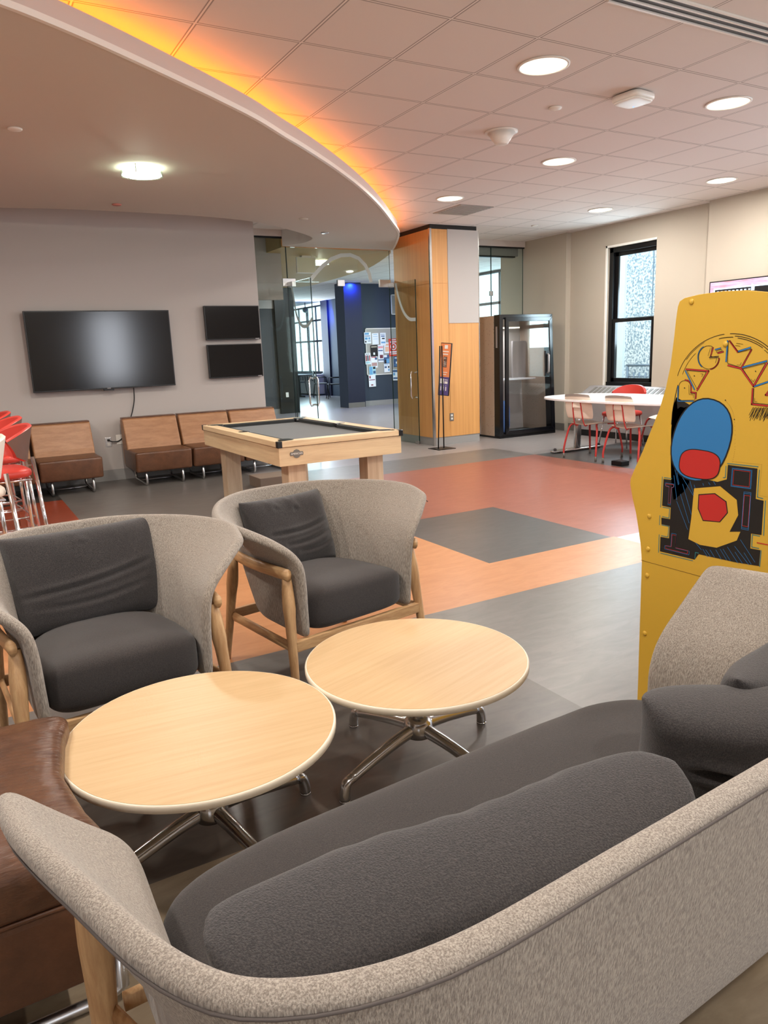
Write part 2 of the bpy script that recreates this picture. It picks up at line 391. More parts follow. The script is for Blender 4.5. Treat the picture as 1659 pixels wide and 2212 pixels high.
# curved dropped soffit
outer = [(-3.4, 3.30), (-1.2, 3.42), (0.0, 3.70), (0.405, 3.886), (0.601, 3.995), (0.825, 4.138), (1.088, 4.32), (1.446, 4.578), (1.581, 4.677), (1.947, 4.962),
         (2.272, 5.263), (2.537, 5.501), (3.029, 5.978), (3.591, 6.574), (4.204, 7.294), (4.924, 8.218), (5.349, 8.792), (5.697, 9.409), (6.00, 10.0), (6.14, 10.29)]
outer = [tuple(p)[:2] for p in catmull([(x, y, 0) for x, y in outer], 4)]
inner = [(4.35, 10.29), (4.50, 10.0), (4.53, 9.80), (4.455, 9.478), (4.16, 9.16), (3.747, 8.837), (3.251, 8.519), (2.599, 8.374), (1.928, 8.358), (1.32, 8.38), (0.649, 8.50), (-0.6, 8.80), (-3.4, 9.40)]
inner = [tuple(p)[:2] for p in catmull([(x, y, 0) for x, y in inner], 4)]
b = MB(); b.prism([(x, y, SOF) for x, y in outer + inner], (0, 0, 0.02)); struct(b.build('ceiling_soffit', 'soffit'))
def ribbon(b, line, z0, z1, th):
    """vertical band following a plan curve, th thick to its left side"""
    n = len(line); off = []
    for i, (x, y) in enumerate(line):
        a = Vector(line[max(i - 1, 0)]); c = Vector(line[min(i + 1, n - 1)]); d = (c - a).normalized(); off.append((x - d.y * th, y + d.x * th))
    P = [[(p[0], p[1], z0), (p[0], p[1], z1), (q[0], q[1], z1), (q[0], q[1], z0)] for p, q in zip(line, off)]
    b.grid(P, closeu=True, smooth=False)
    return off
b = MB(); ribbon(b, outer, SOF + 0.02, 3.055, 0.02); struct(b.build('trim_1', 'fascia'))
b = MB(); ribbon(b, outer, SOF - 0.004, SOF + 0.026, -0.026); struct(b.build('trim_2', 'white'))
b = MB(); ribbon(b, inner, SOF + 0.001, CEIL - 0.001, -0.02); struct(b.build('trim_3', 'soffit'))
led_line = [p for p in ribbon(MB(), outer, 0, 1, 0.20) if p[1] < 9.85]
b = MB(); ribbon(b, led_line, 2.985, 3.05, 0.012)
tag(b.build('cove_light_strip', 'orange_led'), 'orange light strip hidden along the top of the curved ceiling edge', 'light strip')

# TV wall
b = MB(); b.box(-3.4, 3.6, 9.45, 10.25, 0, CEIL); struct(b.build('wall_back', 'wall_grey'))
b = MB(); b.box(-3.4, 3.605, 9.44, 9.45, 0, 0.13); b.box(-3.4, 3.605, 9.43, 9.45, 0, 0.012); struct(b.build('baseboard_back', 'base'))
b = MB(); b.box(-3.5, -3.4, -3.0, 10.3, 0, CEIL); struct(b.build('wall_left', 'wall_grey'))
b = MB(); b.box(-3.5, 9.2, -3.1, -3.0, 0, CEIL); struct(b.build('wall_front', 'wall_cream'))
# right wall with its window opening
WY0, WY1, WZ0, WZ1 = 7.60, 8.52, 0.745, 2.815
b = MB()
b.box(8.9, 9.15, 8.52, 9.30, 0, CEIL); b.box(8.9, 9.15, 6.66, 7.60, 0, CEIL)
b.box(8.9, 9.15, WY0, WY1, 0, WZ0); b.box(8.9, 9.15, WY0, WY1, WZ1, CEIL)
b.box(8.80, 9.15, 9.30, 10.35, 0, CEIL); b.box(8.76, 9.15, -3.0, 6.66, 0, CEIL)
struct(b.build('wall_right', 'wall_cream'))
b = MB(); b.box(8.89, 8.9, 6.66, 9.30, 0, 0.12); b.box(8.79, 8.80, 9.29, 10.30, 0, 0.12); b.box(8.75, 8.76, -3, 6.66, 0, 0.12)
struct(b.build('baseboard_right', 'based'))
b = MB(); b.box(8.893, 8.905, WY1 - 0.002, WY1 + 0.03, WZ0, WZ1 + 0.03); b.box(8.893, 8.905, WY0 - 0.01, WY1 + 0.03, WZ1, WZ1 + 0.03)
struct(b.build('trim_4', 'white'))

# sash window in the right wall
wn = struct(empty('window_1', (8.98, 8.06, WZ0)))
def wb(name, m_, boxes, bev=0):
    b = MB()
    for x0, x1, y0, y1, z0, z1 in boxes: b.box(x0 - 8.98, x1 - 8.98, y0 - 8.06, y1 - 8.06, z0 - WZ0, z1 - WZ0)
    return b.build(name, m_, wn, bevel=bev)
zm = 1.745
wb('window_frame', 'blackm', [(8.95, 9.08, WY0, WY0 + 0.045, WZ0, WZ1), (8.95, 9.08, WY1 - 0.075, WY1, WZ0, WZ1), (8.95, 9.08, WY0, WY1, WZ1 - 0.075, WZ1), (8.93, 9.08, WY0, WY1, WZ0, WZ0 + 0.07)], 0.004)
wb('upper_sash', 'blackm', [(9.0, 9.03, WY0 + 0.045, WY0 + 0.08, zm, WZ1 - 0.07), (9.0, 9.03, WY1 - 0.14, WY1 - 0.075, zm, WZ1 - 0.07), (9.0, 9.03, WY0 + 0.045, WY1 - 0.075, WZ1 - 0.13, WZ1 - 0.07), (9.0, 9.03, WY0 + 0.045, WY1 - 0.075, zm, zm + 0.03)], 0.003)
wb('lower_sash', 'blackm', [(8.965, 8.995, WY0 + 0.045, WY0 + 0.10, WZ0 + 0.07, zm + 0.02), (8.965, 8.995, WY1 - 0.13, WY1 - 0.075, WZ0 + 0.07, zm + 0.02), (8.965, 8.995, WY0 + 0.045, WY1 - 0.075, WZ0 + 0.07, WZ0 + 0.13), (8.96, 8.995, WY0 + 0.045, WY1 - 0.075, zm - 0.035, zm + 0.02)], 0.003)
wb('pane', 'glass', [(9.014, 9.018, WY0 + 0.07, WY1 - 0.1, zm, WZ1 - 0.1)])
wb('pane', 'glass', [(8.978, 8.982, WY0 + 0.07, WY1 - 0.1, WZ0 + 0.1, zm)])
# what stands outside it
b = MB(); b.box(10.8, 11.1, 6.6, 9.86, -1, 4.2); b.mi = 1; b.box(10.75, 11.1, 9.86, 10.32, -1, 4.2); b.mi = 2; b.box(10.79, 10.801, 9.26, 9.275, -1, 4.2)
tag(b.build('neighbouring_wall', ['concrete', 'extwall', 'extrail']), 'pebbled grey concrete wall outside the black sash window', 'wall')
o = empty('balcony_railing', (10.6, 8.9, 0), 0, 'grey metal railing outside the window bottom corner', 'railing')
b = MB(); b.tube([(0, -1.2, 1.0), (0, 0.72, 1.0)], 0.022); b.tube([(0, -1.2, .80), (0, 0.70, .80)], 0.012); b.build('handrail', 'extrail', o, True)
for k in range(6):
    b = MB(); b.tube([(0, 0.55 - k * 0.13, 0.2), (0, 0.55 - k * 0.13, 0.88)], 0.014, 6); b.build('baluster', 'extrail', o, True)
b = MB(); b.tube([(0, 0.70, 0), (0, 0.70, 1.0)], 0.022, 8); b.build('post', 'extrail', o, True)

# wood-clad column
def veneer_column():
    x0, x1, y0, y1 = 6.14, 7.00, 9.23, 10.24
    b = MB(); b.box(x0 + 0.02, x1 - 0.02, y0 + 0.02, y1, 3.08, CEIL); b.build
    c = struct(b.build('wall_column', 'black'))
    b = MB(); b.box(x0 + 0.006, x1, y0 + 0.006, y1, 0.12, 3.085)
    b.build('veneer_core', 'veneer', c)
    # veneer sheets on the two faces, split at 2.34 m
    b = MB()
    b.box(x0, x0 + 0.006, y0 + 0.03, 9.80, 2.346, 3.085); b.box(x0, x0 + 0.006, y0 + 0.03, y1, 0.12, 2.340); b.box(x0, x0 + 0.006, 9.80, y1, 2.346, 3.085)
    b.box(x0 + 0.03, 6.44, y0, y0 + 0.006, 2.346, 3.085); b.box(x0 + 0.03, 6.44, y0, y0 + 0.006, 0.12, 2.340); b.box(6.444, x1 - 0.01, y0, y0 + 0.006, 0.12, 1.775)
    b.build('veneer_sheet', 'veneer', c)
    b = MB(); b.box(6.444, x1, y0 - 0.004, y0 + 0.006, 1.783, 3.09); tag(b.build('grey_panel', M['wall_grey'], c), 'blank pale grey panel')
    b = MB(); b.box(x0 - 0.004, x0 + 0.03, y0 - 0.004, y0 + 0.03, 0.0, 3.09); b.box(x1 - 0.012, x1 + 0.004, y0 - 0.005, y0 + 0.01, 0.1, 3.09)
    b.build('corner_trim', 'alum', c)
    b = MB(); b.box(x0 + 0.008, x1 - 0.01, y0 + 0.008, y1, 0, 0.12); b.build('plinth', 'base', c)
veneer_column()

# ceiling fittings -----------------------------------------------------------
def downlight(x, y, label, z=CEIL):
    r = empty('recessed_downlight', (x, y, z), 0, label, 'ceiling light', 'recessed round downlights in the tile ceiling')
    b = MB(); b.lathe([(0.165, -0.001), (0.165, -0.006), (0.150, -0.010), (0.148, -0.004), (0.148, -0.001)]); b.build('trim_ring', 'white', r)
    b = MB(); b.lathe([(0.147, -0.0015), (0.147, -0.004), (0.02, -0.004), (0.02, -0.0015)]); b.build('diffuser', 'glow2', r)
    b = MB(); b.lathe([(0.068, -0.004), (0.072, -0.016), (0.066, -0.020), (0.0, -0.021)][:3] + [(0.001, -0.021)]); b.build('centre_disc', 'glow', r)
    return r
for (x, y), l in zip(DOWN, ['largest recessed downlight, nearest the camera in the tile ceiling', 'recessed downlight at the right, beyond the wireless access point', 'recessed downlight in the middle of the ceiling beyond the cone detector',
                            'recessed downlight furthest right, above the black sash window', 'recessed downlight just before the ceiling air vent', 'smallest recessed downlight, furthest away near the right wall']):
    downlight(x, y, l)
def glass_ring_lamp(x, y, z, label):
    lamp('ring_lamp_glow', 'POINT', (x, y, z - 0.035), 16, 0.01, (1, 0.97, 0.82))
    r = empty('glass_ring_lamp', (x, y, z), 0, label, 'ceiling light')
    b = MB(); b.lathe([(0.15, -0.001), (0.15, -0.02), (0.001, -0.02)]); b.build('reflector', 'glowc', r)
    b = MB(); b.lathe([(0.165, -0.028), (0.165, -0.062), (0.160, -0.062), (0.160, -0.028)]); b.build('glass_ring', 'ringglass', r)
    b = MB(); b.lathe([(0.155, -0.050), (0.155, -0.056), (0.001, -0.058)]); b.build('glass_disc', 'glowc', r)
    for k in range(3):
        b = MB(); b.cyl((0.15 * math.cos(k * 2.1), 0.15 * math.sin(k * 2.1)), 0.006, -0.06, -0.001, 8); b.build('stand_off', 'steel', r)
    return r
glass_ring_lamp(1.558, 6.489, SOF, 'round glass-ringed lamp glowing under the smooth curved soffit')
glass_ring_lamp(5.60, 11.75, SOF, 'round glass-ringed lamp under the mustard ceiling beyond the glass doors')
def disc(x, y, z, r_, m_, label, name='sprinkler_cover', cat='sprinkler cover', h=0.012, group=None):
    b = MB(); b.lathe([(r_, 0), (r_, -h * 0.6), (r_ * 0.85, -h), (0.001, -h)]); o = b.build(name, m_, None); o.location = (x, y, z - 0.0008)
    return tag(o, label, cat, group)
disc(0.587, 5.72, SOF, 0.045, 'white', 'white round sprinkler cover at the left of the curved soffit')
disc(1.649, 8.001, SOF, 0.045, mat('pink_cover', srgb(190, 120, 110), 0.6), 'pink round sprinkler cover on the soffit near the television wall')
disc(3.734, 8.186, SOF, 0.05, 'soffit', 'flat soffit-coloured sprinkler cover near the cutout of the soffit')
disc(4.399, 9.017, SOF, 0.05, 'steel', 'metal-rimmed round sprinkler cover above the glass doors')
disc(4.191, 4.568, CEIL, 0.05, 'white', 'white round sprinkler cover in the tile beside the access point')
disc(*onz(1155, 487, CEIL)[:2], CEIL, 0.05, 'white', 'small white sprinkler cover in the tiles above the phone booth')
r = empty('smoke_detector', (4.209, 5.224, CEIL), 0, 'white cone-shaped detector hanging from a round plate on the ceiling', 'detector')
b = MB(); b.lathe([(0.135, -0.0008), (0.135, -0.012), (0.001, -0.012)]); b.build('base_plate', 'white', r)
b = MB(); b.lathe([(0.115, -0.012), (0.055, -0.095), (0.045, -0.10), (0.001, -0.10)]); b.build('cone_housing', 'white', r)
r = empty('wireless_access_point', (4.514, 4.113, CEIL), 0.1, 'white square wireless access point with rounded corners on the ceiling', 'access point')
b = MB(); superbox(b, .12, .12, .027, 5, 40, 12, (0, 0, -.0285)); b.build('housing', 'white', r, True)
b = MB(); superbox(b, .108, .108, .008, 5, 40, 10, (0, 0, -.056)); b.build('face_plate', 'white', r, True)
b = MB(); b.cyl((0.06, 0.04), 0.004, -0.0675, -0.066, 10); b.build('status_light', mat('blue_led', (0, 0.2, 1, 1), emit=(0.1, 0.3, 1, 1), estr=3), r)
r = empty('slot_diffuser', (3.21, 3.04, CEIL), 0, 'long black-slotted linear air diffuser at the ceiling top right', 'air diffuser')
b = MB()
for y in (-0.1, -0.045, 0.01, 0.066): b.box(0, 5.4, y, y + 0.014, -0.012, -0.0008)
b.build('diffuser_bar', 'white', r)
b = MB(); b.box(0.01, 5.39, -0.088, 0.068, -0.004, -0.0012); b.build('slot_backing', 'black', r)
b = MB(); b.box(5.73, 6.25, 7.91, 8.52, CEIL - 0.008, CEIL - 0.0008)
for k in range(9): b.box(5.76, 6.22, 7.95 + k * 0.06, 7.96 + k * 0.06, CEIL - 0.014, CEIL - 0.008)
tag(b.build('ceiling_air_vent', 'vent'), 'square grey perforated air vent in the ceiling before the wooden column', 'vent')

# glass partition -----------------------------------------------------------
GY = 10.33
gp = empty('glass_partition', (0, GY, 0), 0, 'frameless glass partition with metal patch fittings on both sides of the wooden column', 'partition')
def pane(name, x0, x1, z0, z1, label, group='fixed panes of the glass partition'):
    b = MB(); b.box(x0 + 0.004, x1 - 0.004, GY - 0.006, GY + 0.006, z0, z1)
    b.mi = 1
    for xx in (x0 + 0.002, x1 - 0.006): b.box(xx, xx + 0.004, GY - 0.0065, GY + 0.0065, z0, z1)
    b.move(Matrix.Translation((0, -GY, 0))); return b.build(name, ['glass', 'glassedge'], gp)
pane('glass_pane', 3.61, 4.40, 0.02, 3.04, 'tall fixed glass pane between the grey wall and the left glass door')
pane('glass_pane', 4.40, 6.12, 2.45, 2.925, 'wide glass transom over the double doors carrying the frosted arc')
pane('glass_pane', 7.02, 8.09, 0.02, 3.04, 'glass pane beside the column behind the phone booth')
pane('glass_pane', 8.09, 8.78, 0.02, 3.04, 'glass pane in the far right corner beside the cream wall')
b = MB(); b.box(3.61, 6.16, GY - 0.03, GY + 0.03, 3.04, 3.06); b.box(7.02, 8.79, GY - 0.03, GY + 0.03, 3.035, 3.055); b.mi = 1
b.box(3.61, 6.16, GY - 0.05, GY + 0.05, 3.06, CEIL); b.box(7.02, 8.79, GY - 0.05, GY + 0.05, 3.055, CEIL)
struct(b.build('trim_5', ['blackm', 'fascia']))
b = MB(); b.box(7.02, 8.79, GY + 0.14, GY + 0.2, 2.93, CEIL); b.mi = 1; b.box(7.02, 8.72, GY + 0.13, GY + 0.2, 2.905, 2.93); struct(b.build('trim_6', ['base', 'blackm']))
def patch(x, y, z, w, h, label):
    b = MB(); b.box(x - w / 2, x + w / 2, y - 0.02, y + 0.02, z - h / 2, z + h / 2, 0.004)
    b.move(Matrix.Translation((0, -GY, 0))); b.build('patch_fitting', 'steel', gp)
patch(4.42, GY, 2.44, 0.20, 0.11, 'metal patch fitting at the top hinge of the left glass door')
patch(5.26, GY, 2.44, 0.12, 0.09, 'metal patch fitting in the middle of the glass door header')
patch(6.02, GY, 2.44, 0.20, 0.11, 'metal patch fitting at the top hinge of the right glass door')
patch(8.09, GY, 2.30, 0.06, 0.08, 'small square glass clamp above the phone booth')
def hoop(b, x, y, z0, z1, dx, r_=0.013):
    pts = [(x, y, z0 + 0.06), (x + dx * 0.25, y, z0 + 0.01), (x + dx * 0.6, y, z0), (x + dx, y, z0 + 0.07)]
    up = [(x + dx, y, z1 - 0.07), (x + dx * 0.6, y, z1), (x + dx * 0.25, y, z1 - 0.01), (x, y, z1 - 0.06)]
    b.tube([(x, y, z0 + 0.05)] + pts[1:] + up[:-1] + [(x, y, z1 - 0.05)], r_, 10)
def glass_door(name, x, swing, label):
    """door leaf standing open at right angles, hinged on the partition line"""
    d = struct(empty(name, (x, GY - 0.02, 0)))
    b = MB(); b.box(-0.006, 0.006, -0.75, 0, 0.012, 2.43); b.mi = 1
    b.box(-0.0065, 0.0065, -0.752, -0.746, 0.012, 2.43); b.box(-0.0065, 0.0065, -0.004, 0.0, 0.012, 2.43)
    b.build('door_leaf', ['glass', 'glassedge'], d)
    b = MB(); b.box(-0.02, 0.02, -0.16, 0.0, 2.37, 2.44, 0.004); b.box(-0.02, 0.02, -0.12, 0.0, 0.004, 0.09, 0.004); b.build('door_hinge', 'brass', d)
    b = MB(); b.box(-0.02, 0.02, -0.752, -0.66, 0.004, 0.05, 0.003); b.build('floor_bolt', 'brass', d)
    b = MB()
    for s in (-1, 1): b.tube([(s * 0.006, -0.66, 0.72), (s * 0.05, -0.66, 0.70), (s * 0.068, -0.66, 0.74), (s * 0.068, -0.66, 1.06), (s * 0.05, -0.66, 1.10), (s * 0.006, -0.66, 1.08)], 0.013, 10)
    b.build('door_handle', 'chrome', d)
    return d
dl = glass_door('door_1', 4.41, 1, ''); dr = glass_door('door_2', 6.09, 1, '')
# frosted ring of film running over the transom and both leaves
def band_xz(b, pts, w, y, flat='xz'):
    n = len(pts)
    L_, R_ = [], []
    for i, p in enumerate(pts):
        a = Vector(pts[max(i - 1, 0)]); c = Vector(pts[min(i + 1, n - 1)]); d = (c - a).normalized(); q = Vector((-d.y, d.x)) * w / 2
        L_.append(Vector(p) + q); R_.append(Vector(p) - q)
    f = (lambda q: (q.x, y, q.y)) if flat == 'xz' else (lambda q: (y, q.x, q.y))
    b.grid([[f(l), f(r)] for l, r in zip(L_, R_)], smooth=False)
ring = [(5.24 + 0.60 * math.cos(a), 2.20 + 0.62 * math.sin(a)) for a in [PI * (0.13 + 0.74 * i / 40) for i in range(41)]]
ring = [p for p in ring if p[1] > 2.45]
b = MB()
band_xz(b, [(4.74, 2.455), (4.84, 2.56), (4.97, 2.68), (5.12, 2.78), (5.28, 2.835), (5.44, 2.845), (5.58, 2.80), (5.69, 2.70), (5.75, 2.58), (5.775, 2.455)], 0.055, GY - 0.0075)
b.move(Matrix.Translation((0, -GY, 0))); b.build('frosted_arc', 'frost', gp)
b = MB(); band_xz(b, [tuple(p)[:2] for p in catmull([(-0.09, 2.42, 0), (-0.16, 2.2, 0), (-0.22, 1.98, 0), (-0.36, 1.83, 0), (-0.52, 1.80, 0), (-0.66, 1.84, 0), (-0.745, 1.90, 0)], 6)], 0.05, -0.0075, 'yz')
b.build('frosted_arc', 'frost', dl)
b = MB(); band_xz(b, [tuple(p)[:2] for p in catmull([(-0.20, 2.42, 0), (-0.28, 2.2, 0), (-0.40, 2.0, 0), (-0.56, 1.88, 0), (-0.745, 1.86, 0)], 6)], 0.05, -0.0075, 'yz')
b.build('frosted_arc', 'frost', dr)

# the lobby beyond the glass --------------------------------------------------
mus = [onz(841, 550, SOF), onz(795, 580, SOF), onz(749, 595, SOF), onz(703, 608, SOF), onz(650, 620, SOF)]
edge_ = [(6.14, 10.40)] + [tuple(p)[:2] for p in mus] + [(max(mus[-1].x - 1.2, 4.5), mus[-1].y + 0.4)]
edge_ = [tuple(p)[:2] for p in catmull([(x, y, 0) for x, y in edge_], 4)]
b = MB(); b.prism([(x, y, SOF) for x, y in edge_ + [(4.37, mus[-1].y + 0.4), (4.37, 10.40)]], (0, 0, CEIL - SOF - 0.002)); struct(b.build('trim_7', 'mustard'))
# side wall of the lobby: pale upper part, charcoal below
b = MB(); b.box(3.61, 7.30, 17.3, 17.6, 0, 2.52); b.mi = 1; b.box(3.61, 6.95, 17.28, 17.6, 2.52, CEIL); b.mi = 2; b.box(3.61, 7.30, 17.29, 17.3, 0, 0.12)
b.mi = 3; b.box(6.95, 7.45, 17.2, 17.6, 0, CEIL)
struct(b.build('wall_lobby_left', ['slate2', 'wall_grey', 'base', 'blackm']))
b = MB(); b.box(3.61, 4.60, 11.0, 11.1, 2.25, CEIL); struct(b.build('trim_8', 'wall_grey'))
b = MB(); b.box(9.45, 11.2, 17.6, 17.8, 0, CEIL); b.mi = 1; b.box(9.45, 11.2, 17.585, 17.6, 0, 0.13); struct(b.build('wall_lobby_right', ['slate', 'base']))
b = MB(); b.box(8.90, 9.40, 17.35, 17.85, 0, CEIL); b.mi = 1; b.box(8.89, 9.38, 17.34, 17.35, 0, 0.13)
struct(b.build('wall_lobby_column', ['navy', 'based']))
WX = 11.2
b = MB(); b.box(WX, WX + 0.2, 10.35, 11.4, 0, CEIL); b.box(WX, WX + 0.2, 11.4, 15.9, 0, 0.75); b.box(WX, WX + 0.2, 15.9, 17.8, 0, CEIL)
b.mi = 1; b.box(WX, WX + 0.2, 17.8, 23.45, 0, CEIL); b.box(WX, WX + 0.2, 23.45, 26.4, 0, 0.75)
b.mi = 2; b.box(WX - 0.06, WX, 23.0, 23.5, 0, CEIL)
struct(b.build('wall_lobby_window', ['wall_cream', 'slate', 'navy']))
b = MB(); b.box(3.6, WX + 0.2, 26.4, 26.5, 0, CEIL); struct(b.build('wall_lobby_end', 'slate'))
b = MB(); b.box(3.6, 3.61, 10.34, 17.4, 0, CEIL); struct(b.build('wall_lobby_side', 'slate2'))
b = MB(); b.box(8.9, 9.14, GY + 0.03, GY + 0.75, 0, CEIL); b.box(9.14, 11.4, GY + 0.03, GY + 0.13, 0, CEIL); struct(b.build('wall_lobby_return', 'wall_cream'))
def lobby_window(name, y0, y1, ncol, z0, z1, rows):
    w = struct(empty(name, (WX + 0.1, (y0 + y1) / 2, z0)))
    b = MB(); t = 0.035
    h = z1 - z0; L2 = (y1 - y0) / 2
    for k in range(ncol + 1):
        y = -L2 + 2 * L2 * k / ncol; tt = 0.07 if k % 2 == 0 else 0.025
        b.box(-0.02, 0.02, y - tt, y + tt, 0, h)
    for z in rows: b.box(-0.02, 0.02, -L2, L2, z - z0 - 0.03, z - z0 + 0.03)
    b.box(-0.05, 0.05, -L2, L2, 0, 0.06); b.box(-0.05, 0.05, -L2, L2, h - 0.05, h)
    b.build('window_frame', mat('lobby_window_frame', srgb(92, 90, 86), 0.5), w)
    b = MB(); b.box(-0.004, 0.004, -L2, L2, 0, h); b.build('pane', 'glass', w)
lobby_window('window_2', 11.4, 15.9, 5, 0.75, CEIL - 0.01, [2.42])
lobby_window('window_3', 23.5, 26.4, 4, 0.75, 3.05, [1.85, 2.55])
b = MB(); b.box(14.5, 15.0, 9, 20, -1, 2.0); b.box(14.4, 15.0, 12.5, 13.0, -1, 6); b.box(14.4, 15, 15.6, 16.1, -1, 6); b.box(14.3, 15.0, 9, 20, 2.0, 2.25); b.box(14.3, 15.0, 9, 20, 4.2, 4.8)
tag(b.build('neighbouring_facade', mat('pale_blue_facade', srgb(150, 190, 225), 0.9)), 'pale blue building facade seen through the far right windows', 'building')

# things in the lobby -------------------------------------------------------
r = empty('exit_sign', (5.10, 11.2, SOF), 0, 'pale square sign box hanging from the mustard ceiling beyond the doors', 'sign')
b = MB(); b.box(-0.08, 0.08, -0.05, 0.05, -0.02, -0.0008); b.box(-0.165, 0.165, -0.02, 0.02, -0.26, -0.02, 0.005); b.build('sign_box', 'white', r)
b = MB(); b.box(-0.155, 0.155, -0.022, -0.020, -0.25, -0.03); b.build('sign_face', mat('sign_face_pale', srgb(232, 230, 205), 0.4), r)
BY = 17.595
r = empty('bulletin_board', (9.60, BY, 0.80), 0, 'grey tackboard with white frame on the dark slate wall', 'board')
b = MB(); b.box(0.02, 1.35, -0.012, 0, 0.02, 1.2); b.build('tack_surface', 'tack', r)
b = MB(); b.box(0, 1.37, -0.02, 0, 0, 0.022); b.box(0, 1.37, -0.02, 0, 1.2, 1.222); b.box(0, 0.022, -0.02, 0, 0, 1.222); b.box(1.348, 1.37, -0.02, 0, 0, 1.222); b.build('board_frame', 'white', r)
W_, B_, K_, R_, Y_, T_, N_ = srgb(240, 244, 248), srgb(110, 170, 215), srgb(40, 38, 38), srgb(225, 80, 62), srgb(240, 215, 120), srgb(170, 215, 225), srgb(70, 98, 140)
def pm(c):
    return mat('paper_%d_%d_%d' % tuple(int(v * 255) for v in c[:3]), c, 0.8)
# each notice: corner pixels seen in the photograph, sheet colour, list of printed blocks (u0,v0,u1,v1,colour)
NOTES = [
 ((786, 718, 802, 742), W_, [(.1, .05, .7, .22, B_), (.1, .3, .85, .36, N_), (.1, .45, .5, .65, B_), (.6, .45, .85, .65, B_), (.5, .75, .9, .8, N_), (.1, .76, .3, .9, K_)], 'white notice with light blue bands on the board upper left corner'),
 ((803, 720, 818, 744), W_, [(.2, .1, .8, .14, B_), (.15, .3, .85, .33, B_), (.15, .5, .85, .52, B_)], 'plain white typed sheet second in the top row'),
 ((821, 719, 834, 746), W_, [(.1, .1, .8, .14, N_), (.15, .22, .8, .3, N_), (.3, .4, .8, .5, K_), (.15, .7, .9, .82, B_)], 'tilted white flyer with dark picture, third in the top row'),
 ((800, 746, 816, 770), K_, [(.1, .1, .9, .2, srgb(190, 180, 160)), (.35, .65, .6, .85, W_)], 'black flyer with white box near the board left side'),
 ((816, 745, 829, 782), W_, [(.05, .08, .95, .2, srgb(235, 170, 175)), (.05, .3, .9, .36, N_), (.3, .58, .9, .78, srgb(120, 60, 70)), (0, .84, 1, .9, N_)], 'tall white poster with pink heading in the board middle'),
 ((829, 740, 841, 763), W_, [(.2, .12, .9, .3, srgb(240, 190, 150)), (.2, .4, .9, .85, srgb(245, 200, 165))], 'curled white sheet with pale orange print left of the red poster'),
 ((839, 732, 860, 769), R_, [(.3, .05, .8, .1, W_), (.15, .16, .85, .22, W_), (.1, .72, .9, .80, W_), (.15, .84, .85, .90, W_)], 'bright red-orange poster with a white ring'),
 ((862, 736, 872, 760), N_, [(.1, .05, .6, .2, W_), (.1, .8, .9, .85, W_)], 'dark blue flyer at the right edge beside the red poster'),
 ((788, 763, 801, 787), W_, [(.15, .08, .85, .12, K_), (.1, .2, .3, .7, srgb(160, 50, 50)), (.4, .2, .6, .7, K_), (.7, .2, .88, .7, srgb(160, 50, 50)), (.1, .76, .8, .92, T_)], 'white notice with rows of small dark figures at the left edge'),
 ((801, 770, 816, 794), W_, [(.1, .05, .8, .12, srgb(200, 60, 70)), (.6, .1, .95, .3, N_), (.1, .55, .9, .85, srgb(190, 150, 145))], 'white flyer with pink photographs left of centre'),
 ((829, 767, 841, 787), N_, [(.0, .0, .6, .25, W_), (.45, .4, 1, .85, B_), (.1, .5, .4, .9, K_)], 'blue photo flyer below the pale orange sheet'),
 ((829, 786, 842, 804), W_, [(.1, .1, .8, .16, B_), (.1, .3, .5, .5, N_), (.7, .3, .95, .5, K_), (.7, .6, .95, .85, B_)], 'white sheet with small blue diagrams at the bottom middle'),
 ((850, 770, 862, 792), N_, [(.2, .1, .7, .2, W_), (.4, .5, .7, .7, W_), (.1, .8, .9, .84, B_)], 'navy poster with white square right below the red poster'),
 ((862, 766, 873, 790), T_, [(.1, .1, .8, .14, W_), (.1, .3, .9, .34, W_)], 'pale turquoise sheet at the right edge'),
 ((797, 792, 812, 811), T_, [(.05, .05, .5, .9, B_), (.6, .05, .95, .3, K_), (.6, .5, .95, .8, N_)], 'light blue flyer hanging at the board lower left'),
 ((796, 810, 812, 835), W_, [(.1, .1, .3, .3, srgb(150, 60, 70)), (.05, .4, .9, .46, srgb(130, 50, 80)), (.3, .8, .6, .9, srgb(130, 50, 60))], 'white notice with maroon bar hanging lowest below the board'),
 ((861, 794, 873, 814), B_, [(0, 0, 1, .4, Y_), (.3, .5, .8, .8, W_)], 'yellow and blue flyer at the lower right edge of the board'),
 ((848, 798, 862, 821), W_, [(.05, .05, .9, .25, N_), (.1, .3, .4, .55, B_), (.1, .72, .9, .88, N_)], 'white and blue notice hanging over the board bottom right'),
]
